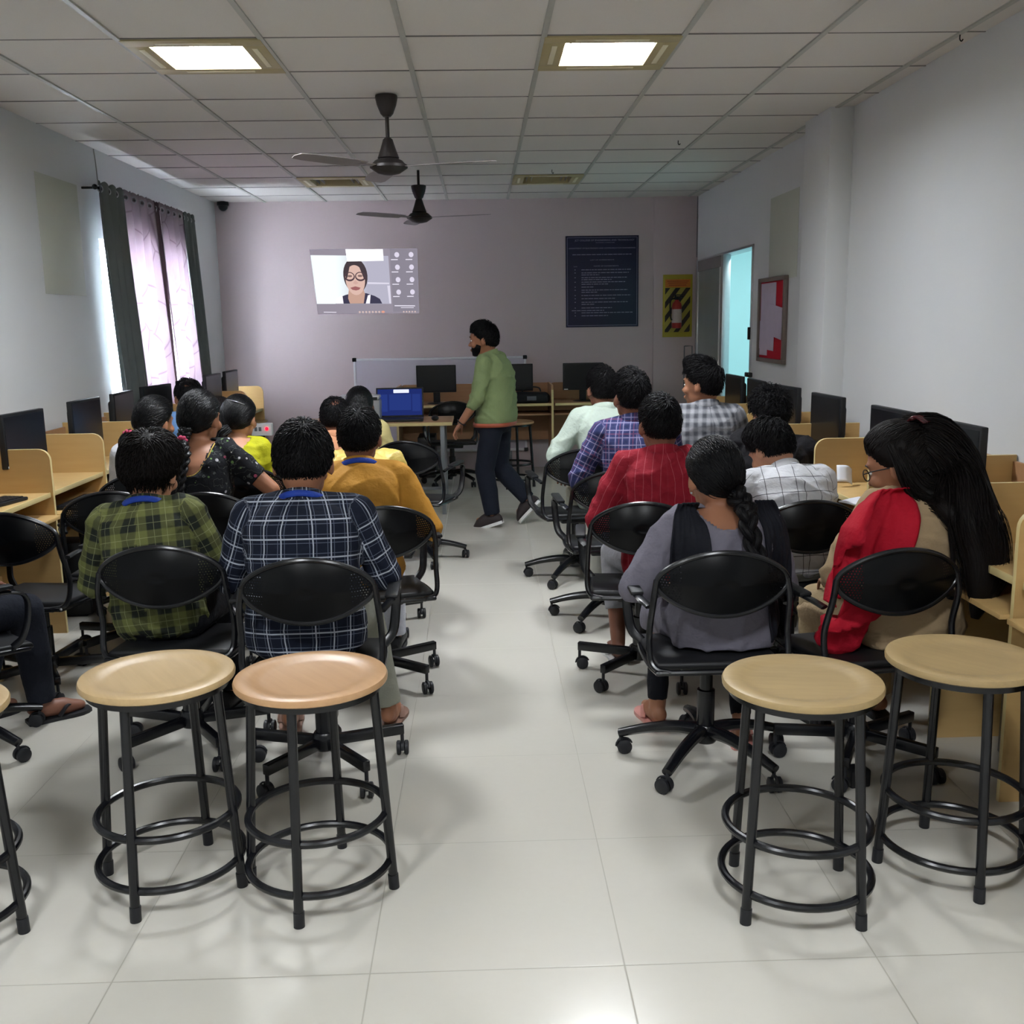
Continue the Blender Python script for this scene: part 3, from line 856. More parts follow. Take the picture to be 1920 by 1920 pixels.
# ---------------------------------------------------------------- computer carrels along the side walls
PITCH = .705
def rounded_panel(xw, xf_, z0, z1, r):
    """outline (x, z) of a partition: square at the wall, rounded upper corner at the aisle"""
    s = 1 if xf_ > xw else -1
    pts = [(xw, z0), (xf_, z0), (xf_, z1 - r)]
    for i in range(1, 7):
        a = radians(90 * i / 6); pts.append((xf_ - s * r * (1 - cos(a)), z1 - r + r * sin(a)))
    pts.append((xw, z1)); return pts
def carrel(side, y0, y1, label, near_panel=True, end_panel=False, gap=0.0):
    """one workplace: desk top, wall board, keyboard shelf, partition on the near side"""
    s = 1 if side == 'W' else -1
    wall = XL + .004 if side == 'W' else XR - .004 - gap
    fx = -2.1 if side == 'W' else 1.585
    t = empty('computer_desk', ((wall + fx) / 2, (y0 + y1) / 2, 0)); tag(t, label, 'desk', 'computer carrels along the %s wall' % ('window' if side == 'W' else 'door side'))
    ox, oy = (wall + fx) / 2, (y0 + y1) / 2
    W, F = wall - ox, fx - ox
    a, b = y0 - oy, y1 - oy
    def bx(x0, y0_, z0, x1, y1_, z1, bev=.002):
        return (min(x0, x1), y0_, z0), (max(x0, x1), y1_, z1), bev
    MB().box(*bx(W, a + .02, .69, F - s * .02, b - .0, .712, .003)).build('desk_top', M_['lam'], t)
    MB().box(*bx(F - s * .02, a + .02, .689, F - s * .012, b, .713, .002)).build('edge_band', M_['edge'], t)
    MB().box(*bx(W, a + .02, .712, W + s * .016, b, .9)).build('wall_board', M_['lam_dark'], t)
    MB().box(*bx(W + s * .2, a + .02, .585, F + s * .03, b - .002, .602)).build('keyboard_shelf', M_['lam'], t)
    MB().box(*bx(W + s * .19, a + .02, .02, W + s * .208, b - .002, .3)).build('kick_board', M_['lam'], t)
    def panel(y, name='partition'):
        pr = rounded_panel(W, F, .0, .925, .055)
        p = MB()
        n = len(pr); vs = [(q[0], y, q[1]) for q in pr] + [(q[0], y + .018, q[1]) for q in pr]
        fs = [list(range(n)), list(range(n, 2 * n))[::-1]]
        if s < 0: fs = [f[::-1] for f in fs]
        for i in range(n):
            f = [i, n + i, n + (i + 1) % n, (i + 1) % n]; fs.append(f if s > 0 else f[::-1])
        p.add(vs, fs)
        po = p.build(name, M_['lam'], t)
        e = MB()
        path = [(pr[i][0], y + .009, pr[i][1]) for i in range(1, n)]
        e.tube(path, .0018, 4, ry=.0095, up=(s, 0, 0))
        e.build('edge_strip', M_['edge'], po)
    if near_panel: panel(a)
    if end_panel: panel(b)
wl_names = ['nearest the camera', 'second from the camera', 'third from the camera', 'fourth from the camera', 'fifth from the camera', 'sixth from the camera', 'seventh from the camera', 'next to the rear wall']
LY0 = 4.98 - PITCH
for k in range(8):
    y0 = LY0 + k * PITCH
    carrel('W', y0, y0 + PITCH, 'light wood computer carrel against the window wall, ' + wl_names[k], end_panel=(k == 7))
RYS = [2.92, 3.42, 4.11, 4.80, 5.49, 6.18, 6.87, 7.56]
for k in range(7):
    carrel('E', RYS[k], RYS[k + 1], 'light wood computer carrel against the bare white wall, ' + (wl_names[k] if k < 6 else 'last before the door'), gap=.145 if k in (4, 5) else 0.0, end_panel=(k == 6))
carrel('E', 2.2, 2.9, 'light wood carrel mostly outside the picture beside the fourth stool')

# ---------------------------------------------------------------- monitors
def make_monitor(label, w=.41, h=.265, stand=True):
    t = empty('monitor'); tag(t, label, 'monitor')
    b = MB().box((-w / 2, -.014, 0), (w / 2, .014, h), .005)
    b.build('casing', M_['black_plastic'], t)
    MB().box((-w / 2 + .014, -.0152, .018), (w / 2 - .014, -.0135, h - .014)).build('screen', M_['screen_black'], t)
    MB().box((-w * .34, .012, h * .18), (w * .34, .05, h * .82), .02, seg=3).build('rear_housing', M_['black_plastic'], t)
    MB().box((-w / 2 + .01, -.0156, .004), (-w / 2 + .05, -.0136, .014)).build('sticker', M_['white_plastic'], t)
    MB().box((-.035, .02, -.1), (.035, .045, .09), .006).build('neck', M_['black_plastic'], t)
    MB().lathe([(.001, -.118), (.105, -.118), (.11, -.112), (.09, -.105), (.03, -.1)], 28, (0, .02, 0)).build('stand_base', M_['black_plastic'], t)
    return t
mon = make_monitor('-')
mused = False
def monitor(x, y, z, rz, label, group, sc=1.0):
    global mused
    o = mon if not mused else dup(mon)
    mused = True
    o.location = (x, y, z); o.rotation_euler = (0, 0, rz); o.scale = (sc, 1, 1); tag(o, label, None, group)
    return o
zt = .712 + .118
# window side: screens look towards the aisle, turned a little to the camera
lm = [(5.17, 'its screen cut by the picture edge'), (5.99, 'behind the second wooden partition'), (6.62, 'in front of the bright gap beside the curtain'), (7.32, 'against the first lilac curtain'), (8.03, 'half hidden by the person in light blue'), (8.85, 'at the dark edge of the curtains'), (9.5, 'nearest the rear wall')]
for i, (y, d) in enumerate(lm):
    monitor(-2.3, y, zt, radians(88 + (-2, 0, 4, -9, 3, -2, 0)[i]), 'black monitor on the window side desks, ' + d, 'monitors on the window side desks')
# door side
rm = [(3.83, 'nearest the camera behind the long haired woman'), (4.46, 'second from the camera behind the long haired woman'), (5.31, 'third from the camera with a white sticker'), (6.06, 'just behind the curly haired person in black'), (6.72, 'beside the pillar'), (7.3, 'in front of the open doorway')]
for i, (y, d) in enumerate(rm):
    monitor(1.81, y, zt, radians(-88 + (-1, 0, 1, 3, -3, 0)[i]), 'black monitor on the door side desks, ' + d, 'monitors on the door side desks')

# ---------------------------------------------------------------- desks along the rear wall
def back_desk(x0, x1, label, left_round):
    yf, yb = 9.9, YB - .12
    t = empty('computer_desk', ((x0 + x1) / 2, (yf + yb) / 2, 0)); tag(t, label, 'desk', 'desks along the rear wall')
    ox, oy = (x0 + x1) / 2, (yf + yb) / 2; a, b, f, k = x0 - ox, x1 - ox, yf - oy, yb - oy
    MB().box((a + .018, f, .688), (b - .018, k, .71), .002).build('desk_top', M_['lam_dark'], t)
    MB().box((a + .018, f - .004, .687), (b - .018, f + .001, .711)).build('edge_band', M_['edge'], t)
    r = .05
    out = [(a, .3), (b, .3), (b, .88)] + [(a + r - r * sin(radians(u)), .88 - r + r * cos(radians(u))) for u in range(0, 91, 15)]
    m = MB(); flat(m, out, k - .002, th=.018); m.build('back_board', M_['lam_dark'], t)
    MB().box((a + .018, f + .05, .59), (b - .018, k - .1, .607), .002).build('keyboard_shelf', M_['lam_dark'], t)
    for x in ((a, b - .018) if left_round else (b - .018,)):
        pr = [(f - .01, 0), (k, 0), (k, .885), (f + .05, .885)] + [(f - .01 + .05 * (1 - sin(radians(u))) * 1.0, .885 - .05 * (1 - cos(radians(u)))) for u in range(15, 91, 15)]
        p = MB().prism(pr, 0, x, x + .018).build('side_panel', M_['lam_dark'], t)
        MB().box((x - .001, f - .013, 0), (x + .019, f - .009, .84)).build('edge_strip', M_['edge'], p)
    return t
back_desk(-.83, .69, 'wide brown wood desk along the rear wall behind the laptop table', True)
back_desk(.69, 1.62, 'brown wood desk along the rear wall under the blue poster', False)
for x, rz, sc, d in ((-.445, .03, .95, 'with a stand, above the laptop table'), (.3, -.02, 1.0, 'half hidden by the walking man'), (1.0, .0, .97, 'under the blue poster')):
    monitor(x, 10.12, .82, rz, 'black monitor on the rear wall desk, ' + d, 'monitors on the rear wall desks', sc)

# black laptop bag on the rear desk
b = MB().box((-.18, -.1, 0), (.18, .1, .13), .045, seg=4)
v = b.verts(); v[:, 2] *= 1 - .35 * np.clip(np.abs(v[:, 0]) / .18, 0, 1) ** 2 - .12 * np.sin(v[:, 0] * 21); b.v = [v]
bg = b.build('laptop_bag', plain('bag_nylon', '#131318', .7, 0, .3, bump=.2), None, loc=(.48, 10.0, .711)); tag(bg, 'black soft laptop bag lying on the rear wall desk beside the walking man', 'bag')
MB().tube(spline([(-.09, -.06, .115), (-.07, -.075, .15), (0, -.08, .16), (.07, -.075, .15), (.09, -.06, .115)], 16), .007, 8).build('handle', M_['black_plastic'], bg)
MB().box((-.045, -.1015, .03), (.045, -.0985, .07), .001).build('patch', plain('bag_patch', '#55585f', .6), bg)

# ---------------------------------------------------------------- whiteboard standing behind the laptop table
t = empty('whiteboard', (-.42, YB - .035, 0)); tag(t, 'whiteboard with an aluminium frame leaning low against the rear wall', 'whiteboard')
MB().box((-.86, -.008, .2), (.86, .012, 1.135)).build('writing_surface', plain('board_white', '#bdb7c2', .25, 0, .5, var=.02), t)
f = MB()
for lo, hi in (((-.875, -.014, 1.125), (.875, .014, 1.148)), ((-.875, -.014, .18), (.875, .014, .205)), ((-.877, -.014, .2), (-.855, .014, 1.13)), ((.855, -.014, .2), (.877, .014, 1.13))): f.box(lo, hi, .004)
f.build('frame', plain('whiteboard_frame', '#d3d3d6', .3), t)
for x in (-.866, .866):
    for z in (1.136, .192): MB().box((x - .022, -.019, z - .02), (x + .022, .016, z + .02), .009).build('corner_cap', M_['black_plastic'], t)
for x in (-.7, .7): MB().box((x - .02, -.012, 0), (x + .02, .012, .19), .003).build('foot', M_['grey_metal'], t)

# ---------------------------------------------------------------- laptop table
TX0, TX1, TY0, TY1 = -1.42, -.236, 7.95, 8.5
t = empty('table', ((TX0 + TX1) / 2, (TY0 + TY1) / 2, 0)); tag(t, 'narrow wood topped table on grey steel legs holding the laptop', 'table')
w, d = (TX1 - TX0) / 2, (TY1 - TY0) / 2
MB().box((-w, -d, .708), (w, d, .733), .003).build('table_top', M_['lam_dark'], t)
MB().box((-w, -d - .002, .7075), (w, -d + .001, .7335)).build('edge_band', M_['edge'], t)
for sx in (-1, 1):
    for sy in (-1, 1): MB().box((sx * (w - .08) - .017, sy * (d - .04) - .017, 0), (sx * (w - .08) + .017, sy * (d - .04) + .017, .708), .003).build('leg', M_['grey_metal'], t)
    MB().box((sx * (w - .08) - .012, -d + .05, .1), (sx * (w - .08) + .012, d - .05, .125), .002).build('rail', M_['grey_metal'], t)
MB().box((-w + .09, d - .052, .12), (w - .09, d - .028, .145), .002).build('rail', M_['grey_metal'], t)

# laptop
t = empty('laptop', (-.66, 8.16, .734)); t.rotation_euler = (0, 0, .03); tag(t, 'open laptop showing a dark blue call screen on the table', 'laptop')
MB().box((-.19, -.12, 0), (.19, .12, .018), .004).build('base', M_['black_plastic'], t)
MB().box((-.17, -.02, .0178), (.17, .095, .0188)).build('keyboard', plain('laptop_keys', '#24252b', .6, bump=.3), t)
Ml = tr(0, .12, .012) @ rot('X', -14)
ls = MB().box((-.19, -.005, 0), (.19, .005, .245), .004, M=Ml).build('lid', M_['black_plastic'], t)
MB().box((-.178, -.0062, .018), (.178, -.0048, .232), M=Ml).build('screen', glow('laptop_blue', '#26357c', .3), ls)
sm = MB()
sm.box((-.05, -.0070, .2), (.075, -.006, .228), .003, M=Ml)
sm.build('call_banner', glow('laptop_banner', '#d8dcf0', .5), ls)
sp_ = MB()
for lo, hi in (((-.165, .05), (-.1, .19)), ((-.085, .06), (.09, .19)), ((.1, .05), (.165, .19))): sp_.box((lo[0], -.0068, lo[1]), (hi[0], -.0058, hi[1]), M=Ml)
sp_.build('video_tile', glow('laptop_tiles', '#2e4290', .3), ls)
# mouse and printer
m = MB().ell((0, 0, .012), (.03, .052, .022), 18, 10).build('computer_mouse', M_['black_plastic'], None, loc=(-.375, 8.1, .742)); tag(m, 'black computer mouse on the table beside the laptop', 'mouse')
MB().box((-.003, .01, .028), (.003, .03, .0355), .001).build('scroll_wheel', M_['rubber'], m)
t = empty('printer', (-.98, 8.28, .734)); tag(t, 'small pale grey printer on the table behind the laptop', 'printer')
MB().box((-.17, -.13, 0), (.17, .13, .17), .018).build('body', plain('printer_grey', '#a9abae', .45), t)
MB().box((-.165, -.125, .171), (.165, .125, .2), .012).build('lid', plain('printer_white', '#c9cbcd', .4), t)
MB().box((.08, -.134, .165), (.15, -.126, .19), .002).build('control_panel', M_['rubber'], t)

# dark stool by the rear desk, desktop computer and power strip on the floor there
s = make_stool('dark topped stool standing by the rear desk behind the walking man', dark=True); s.location = (.27, 9.32, 0); s.rotation_euler = (0, 0, .5)
def cpu(x, y, rz, label):
    t = empty('computer_tower', (x, y, 0), rz); tag(t, label, 'computer')
    MB().box((-.085, -.2, .012), (.085, .2, .4), .006).build('case', M_['black_plastic'], t)
    MB().box((-.08, -.206, .02), (.08, -.198, .395), .004).build('front_panel', M_['screen_black'], t)
    MB().box((-.06, -.209, .32), (.06, -.205, .34), .001).build('drive_bay', M_['rubber'], t)
    for sx in (-1, 1):
        MB().box((sx * .06 - .015, -.17, 0), (sx * .06 + .015, .17, .014), .002).build('foot', M_['rubber'], t)
cpu(1.86, 2.5, -1.57, 'black computer tower under the desk at the picture edge, by the fourth stool')
cpu(1.95, 3.17, -1.57, 'black computer tower under the carrel beside the long haired woman')
cpu(-2.28, 5.35, 1.57, 'black computer tower under the window side carrels')
cpu(-.55, 10.12, 0, 'black computer tower under the rear wall desk')
t = empty('power_socket_box', (-1.62, 7.55, 0)); tag(t, 'white power socket box with a glowing red indicator on a dark stand by the window', 'socket box')
MB().box((-.075, -.03, .7), (.075, .03, .79), .006).build('box', M_['white_plastic'], t)
MB().box((-.1, -.06, 0), (.1, .06, .016), .004).tube([(0, 0, .01), (0, 0, .7)], .016, 10).build('stand', M_['black'], t)
MB().ell((.04, -.034, .752), (.012, .008, .012), 12, 8).build('indicator', glow('indicator_red', '#ff0a1c', 3.0), t)
for dx in (-.04, -.01): MB().box((dx - .01, -.032, .735), (dx + .01, -.0295, .765), .001).build('socket', M_['grey_metal'], t)

# keyboards and papers on the desks
def keyboard(x, y, z, rz, label):
    t = empty('keyboard', (x, y, z), rz); tag(t, label, 'keyboard')
    MB().box((-.2, -.065, 0), (.2, .065, .016), .005).build('case', M_['black_plastic'], t)
    k = MB()
    for i in range(5):
        for j in range(15): k.box((-.185 + j * .0247, -.052 + i * .021, .015), (-.185 + j * .0247 + .02, -.052 + i * .021 + .0165, .021), 0)
    k.build('key', M_['rubber'], t)['kind'] = 'stuff'
keyboard(-2.24, 4.6, .7125, 1.35, 'black keyboard on the nearest window side desk')
keyboard(1.85, 3.1, .602, 1.57, 'black keyboard on the pulled out shelf beside the long haired woman')
keyboard(-2.1, 5.3, .602, 1.57, 'black keyboard on the shelf under the second window side desk')
nb = MB()
for i in range(2): 
    s = -1 if i == 0 else 1
    out = [(0, 0), (s * .04, .008), (s * .1, .006), (s * .165, .001), (s * .165, -.004), (0, -.004)]
    nb.prism([(p[0], p[1]) for p in out] if False else [(q[1], q[0]) for q in out], 1, -.115, .115)
o = nb.build('open_notebook', M_['paper'], None, loc=(1.72, 4.25, .7175), rz=.5, sharp=50); tag(o, 'open notebook with white pages on the desk beside the long haired woman', 'notebook')
pn = MB().tube([(-.06, 0, 0), (.055, 0, 0), (.07, 0, 0)], [.005, .005, .001], 8).build('pen', plain('pen_blue', '#28406e', .3), None, loc=(1.74, 4.23, .7315), rz=2.6); tag(pn, 'dark blue pen lying across the open notebook', 'pen')
MB().tube([(-.055, 0, 0), (-.02, 0, .0)], .0057, 8).build('cap', M_['black_plastic'], pn)
sh = MB().box((-.1, -.14, 0), (.1, .14, .003)); v = sh.verts(); sh.v = [v]
lf = MB()
g = [[(-.05 + .1 * i / 8, -.04 + .08 * j / 6, .02 * sin(i * .5) + .0) for i in range(9)] for j in range(7)]
lf.add(np.array(g).reshape(-1, 3), [[j * 9 + i, j * 9 + i + 1, (j + 1) * 9 + i + 1, (j + 1) * 9 + i] for j in range(6) for i in range(8)])
o = lf.build('paper_sheet', M_['paper'], None, loc=(1.70, 4.70, .765)); o.rotation_euler = (1.2, .2, .3); o.modifiers.new('thickness', 'SOLIDIFY').thickness = .0012
tag(o, 'white curled sheet held beyond the white windowpane shirt', 'paper')
# adapter with a lead on the floor under the desks
o = MB().box((-.035, -.03, 0), (.035, .03, .06), .006).build('power_adapter', M_['black_plastic'], None, loc=(1.19, 3.07, 0), rz=.2); tag(o, 'black power adapter standing on the floor behind the worn stool', 'adapter')
MB().tube(spline([(.01, 0, .06), (.012, .0, .1), (.02, .005, .16), (.03, .03, .25)], 14), .004, 6).build('lead', M_['black_plastic'], o)
# ================================================================ people
def remesh(mb, voxel, smooth=3, factor=.5):
    me = bpy.data.meshes.new('tmp'); me.from_pydata(mb.verts().tolist(), [], mb.f)
    o = bpy.data.objects.new('tmp', me); COL.objects.link(o)
    r = o.modifiers.new('r', 'REMESH'); r.mode = 'VOXEL'; r.voxel_size = voxel; r.adaptivity = 0
    if smooth:
        s = o.modifiers.new('s', 'SMOOTH'); s.factor = factor; s.iterations = smooth
    ev = o.evaluated_get(bpy.context.evaluated_depsgraph_get())
    m2 = bpy.data.meshes.new_from_object(ev)
    n = len(m2.vertices); v = np.empty(n * 3, np.float32); m2.vertices.foreach_get('co', v)
    f = np.empty(len(m2.loops), np.int32); m2.loops.foreach_get('vertex_index', f)
    ls = np.empty(len(m2.polygons), np.int32); m2.polygons.foreach_get('loop_start', ls)
    lt = np.empty(len(m2.polygons), np.int32); m2.polygons.foreach_get('loop_total', lt)
    faces = [f[a:a + b].tolist() for a, b in zip(ls, lt)]
    bpy.data.objects.remove(o); bpy.data.meshes.remove(me); bpy.data.meshes.remove(m2)
    return v.reshape(-1, 3).astype(float), faces

def normals(v, f):
    """vertex normals of a quad mesh"""
    q = np.array([x if len(x) == 4 else x + [x[-1]] for x in f])
    n = np.cross(v[q[:, 2]] - v[q[:, 0]], v[q[:, 3]] - v[q[:, 1]])
    N = np.zeros_like(v)
    for k in range(4): np.add.at(N, q[:, k], n)
    return N / (np.linalg.norm(N, axis=1, keepdims=True) + 1e-12)

def folds(v, seed, amp, freq=1.0):
    """soft cloth creases: domain warped sines"""
    r = np.random.RandomState(seed); out = np.zeros(len(v))
    w = v + .03 * np.sin(v[:, [1, 2, 0]] * 17 + r.rand(3) * 6)
    for _ in range(7):
        d = r.normal(size=3) * np.array([1, 1, 1.5]); d /= np.linalg.norm(d)
        k = r.uniform(16, 42) * freq
        s = np.sin(w @ d * k + r.rand() * 6)
        m = np.clip(np.sin(w @ (r.normal(size=3) * 9) + r.rand() * 6), 0, 1)
        out += (1 - np.abs(s)) ** 2 * m
    return amp * (out - out.mean())

def obj_from(name, v, f, mat, parent=None, attr=None, smooth=True):
    me = bpy.data.meshes.new(name); me.from_pydata(np.asarray(v).tolist(), [], f)
    if smooth: me.polygons.foreach_set('use_smooth', [True] * len(me.polygons))
    if attr is not None:
        a = me.attributes.new('cloth', 'FLOAT_VECTOR', 'POINT'); a.data.foreach_set('vector', np.asarray(attr, np.float32).ravel())
    for m in (mat if isinstance(mat, (list, tuple)) else [mat]): me.materials.append(m)
    me.update()
    return link(name, me, parent)

# ---------------------------------------------------------------- materials for skin, hair and cloth
def skin(name, c):
    m = NT(name).set(.5, 0, .4)
    co = m.coords(); c = lin(c)
    m.color(m.mix(m.noise(co, 18, 4), tuple(x * .88 for x in c[:3]) + (1,), tuple(min(1, x * 1.1) for x in c[:3]) + (1,)))
    m.bump(m.noise(co, 220, 2), .08, .001)
    return m.mat
SK = {'a': skin('skin_brown', '#9c6b50'), 'b': skin('skin_dark', '#7d5240'), 'c': skin('skin_light', '#b58468')}
def hair_mat(name, c, rough=.5, spec=.3):
    m = NT(name).set(rough, 0, spec)
    co = m.coords(); c = lin(c)
    n = m.noise(co, 60, 3, .6, (1.6, 1.6, .35))
    m.color(m.mix(n, tuple(x * .6 for x in c[:3]) + (1,), tuple(min(1, x * 1.5) for x in c[:3]) + (1,)))
    m.bump(n, .35, .002)
    return m.mat
HB = hair_mat('hair_black', '#0a090b', .5, .16); HS = hair_mat('hair_oiled_black', '#08080a', .36, .28); HBR = hair_mat('hair_brown_black', '#110d0c', .55, .14)
def cloth_base(name, rough=.85):
    m = NT(name).set(rough, 0, .2)
    at = m.n('ShaderNodeAttribute', attribute_name='cloth')
    u, v, w = m.xyz(at.outputs['Vector'])
    co = m.coords()
    w1 = m.math('ABSOLUTE', m.math('SUBTRACT', m.noise(co, 6.5, 4, .62, (1, 1, 1.5)), .5))
    w2 = m.math('ABSOLUTE', m.math('SUBTRACT', m.noise(co, 15, 3, .6, (1, 1.2, .8)), .5))
    h = m.math('MULTIPLY_ADD', w2, .5, w1)
    m.bump(m.math('MULTIPLY_ADD', m.noise(co, 600, 2), .012, h), .38, .035)
    return m, u, v, co
def cloth(name, c, rough=.85, var=.1, spec=.2):
    m, u, v, co = cloth_base(name, rough); c = lin(c); m.b.inputs['Specular IOR Level'].default_value = spec
    m.color(m.mix(m.noise(co, 12, 4), tuple(x * (1 - var) for x in c[:3]) + (1,), tuple(min(1, x * (1 + var)) for x in c[:3]) + (1,)))
    return m.mat
def mx2(m, a, b): return m.math('MAXIMUM', a, b)
def navy_plaid():
    m, u, v, co = cloth_base('navy_plaid')
    P = .061
    hi = mx2(m, m.line(u, P, 0, .0042), m.line(v, P, .01, .0048))
    lo = mx2(m, mx2(m, m.line(u, P, .0115, .002), m.line(u, P, -.0115, .002)), mx2(m, m.line(v, P, .0235, .002), m.line(v, P, -.0035, .002)))
    c = m.mix(m.math('MULTIPLY', lo, .55), lin('#171c2b'), lin('#7b8599'))
    m.color(m.mix(m.math('MULTIPLY', hi, .85), c, lin('#b9c0cc')))
    return m.mat
def olive_check():
    m, u, v, co = cloth_base('olive_check')
    P = .098
    bu, bv = m.line(u, P, .02, .05, .002), m.line(v, P, .03, .05, .002)
    f = m.math('MULTIPLY', m.math('ADD', bu, bv), .5)
    c = m.mix(f, lin('#717545'), lin('#262a25'))
    th = mx2(m, mx2(m, m.line(u, P, .065, .002), m.line(u, P, .02, .0016)), mx2(m, m.line(v, P, .078, .002), m.line(v, P, .03, .0016)))
    m.color(m.mix(m.math('MULTIPLY', th, .4), c, lin('#b5bb8b')))
    return m.mat
def blue_plaid():
    m, u, v, co = cloth_base('blue_plaid')
    P = .036
    hi = mx2(m, m.line(u, P, 0, .0035), m.line(v, P, 0, .0035))
    rd = mx2(m, m.line(u, P * 2, .018, .006), m.line(v, P * 2, .018, .006))
    bl = m.math('MULTIPLY', m.line(u, P, .018, .02), m.line(v, P, .018, .02))
    c = m.mix(m.math('MULTIPLY', bl, .6), lin('#33375f'), lin('#1c2547'))
    c = m.mix(m.math('MULTIPLY', rd, .35), c, lin('#8a4a63'))
    m.color(m.mix(m.math('MULTIPLY', hi, .6), c, lin('#a9a3c0')))
    return m.mat
def grey_check():
    m, u, v, co = cloth_base('grey_check')
    P = .046
    bu, bv = m.line(u, P, 0, .024, .005), m.line(v, P, 0, .024, .005)
    c = m.mix(m.math('MULTIPLY', m.math('ADD', bu, bv), .5), lin('#9b9ca0'), lin('#37393f'))
    m.color(m.mix(m.math('MULTIPLY', m.noise(co, 26, 3), .4), c, lin('#6d6e74')))
    return m.mat
def windowpane():
    m, u, v, co = cloth_base('white_windowpane')
    w = m.noise(co, 14, 2)
    uu = m.math('ADD', u, m.math('MULTIPLY', w, .008)); vv = m.math('ADD', v, m.math('MULTIPLY', w, -.008))
    g = mx2(m, m.line(uu, .066, .03, .0026), m.line(vv, .066, .0, .0026))
    m.color(m.mix(g, lin('#cdced2'), lin('#26272c')))
    return m.mat
def red_stripe():
    m, u, v, co = cloth_base('red_pinstripe')
    c = m.mix(m.noise(co, 12, 3), lin('#7c1524'), lin('#98202f'))
    m.color(m.mix(m.math('MULTIPLY', m.line(u, .037, .018, .0018), .5), c, lin('#c2707a')))
    return m.mat
def floral():
    m, u, v, co = cloth_base('black_floral')
    vo = m.n('ShaderNodeTexVoronoi'); vo.inputs['Scale'].default_value = 34; m.l(co, vo.inputs['Vector'])
    dot = m.math('LESS_THAN', vo.outputs['Distance'], .26)
    h = m.xyz(vo.outputs['Color'])
    pick = m.math('GREATER_THAN', h[0], .45)
    c1 = m.mix(m.math('GREATER_THAN', h[1], .5), lin('#a14a63'), lin('#5f7d4a'))
    c1 = m.mix(m.math('GREATER_THAN', h[2], .72), c1, lin('#a9a8ad'))
    col = m.mix(m.math('MULTIPLY', dot, pick), lin('#17181c'), c1)
    sc = m.line(m.noise(co, 9, 3), .12, 0, .007, .002)
    m.color(m.mix(m.math('MULTIPLY', sc, .45), col, lin('#6f756f')))
    return m.mat
DENIM = cloth('denim_dark', '#1b1f2a'); DARKTR = cloth('trousers_black', '#17181d'); GREYTR = cloth('trousers_grey', '#8d8d92'); KHAKI = cloth('trousers_stone', '#8a8a7e'); WHITETR = cloth('trousers_white', '#c4c6cf')
LANY = cloth('lanyard_blue', '#23409a', .5)

# ---------------------------------------------------------------- hands
def hand_mesh(curl=28, spread=4):
    mb = MB()
    e = lambda c, r: mb.ell(c, r, 14, 9)
    mb.loft([np.stack([w * np.cos(a), np.full(16, y), t * np.sin(a) + z], 1) for (y, w, t, z) in ((0, .024, .017, 0), (.02, .029, .017, 0), (.05, .038, .016, 0), (.075, .041, .014, .001), (.088, .038, .010, .001)) for a in [np.linspace(0, 2 * pi, 16, endpoint=False)[::-1]]])
    for x, L, r, k in ((-.03, .062, .0078, -1.2), (-.0105, .075, .0085, -.3), (.0105, .08, .0087, .4), (.031, .072, .0085, 1.3)):
        p = np.array([x, .072, .0]); d = radians(k * spread); th = radians(8)
        for s, (f, rr) in enumerate(((.45, 1.0), (.31, .93), (.24, .84))):
            q = p + np.array([sin(d) * cos(th), cos(th) * cos(d), -sin(th)]) * L * f
            mb.cap2(p, q, r * rr, r * rr * .93, 10); p = q; th += radians(curl)
    p = np.array([.022, .02, -.006])
    for L, r, dv in ((.04, .0125, (.75, .62, -.25)), (.032, .0105, (.5, .8, -.33)), (.025, .009, (.25, .88, -.4))):
        q = p + np.array(dv) / np.linalg.norm(dv) * L
        mb.cap2(p, q, r, r * .9, 10); p = q
    return remesh(mb, .0032, 2)
HAND = hand_mesh()

# ---------------------------------------------------------------- hair
CR = np.array([.0775, .098, .1])          # cranium half axes
def hairline(y): return np.interp(y, [-1, -.6, -.25, 0, .12, .35, .6, 1], [-.72, -.66, -.5, -.32, -.1, .08, .38, .5])
def fib(n):
    i = np.arange(n) + .5; z = 1 - 2 * i / n; p = pi * (1 + 5 ** .5) * i; r = np.sqrt(1 - z * z)
    return np.stack([r * np.cos(p), r * np.sin(p), z], 1)
def hair_thick(d, s):
    t = s.get('base', .010) + s.get('top', .012) * np.clip(d[:, 2], 0, 1) ** 1.5 + s.get('front', .004) * np.clip(d[:, 1], 0, 1) * np.clip(d[:, 2] + .2, 0, 1)
    t = t + s.get('side', .0) * np.abs(d[:, 0]) * np.clip(d[:, 2] + .5, 0, 1)
    t = t * np.clip((d[:, 2] - hairline(d[:, 1])) / .35, .25, 1)
    return t
def bald_mask(d, s):
    """True where a bald crown shows skin"""
    if not s.get('bald'): return np.zeros(len(d), bool)
    return np.linalg.norm((d - np.array(s.get('bald_c', (0, -.15, .97)))) * np.array([1, .75, 1]), axis=1) < s['bald']
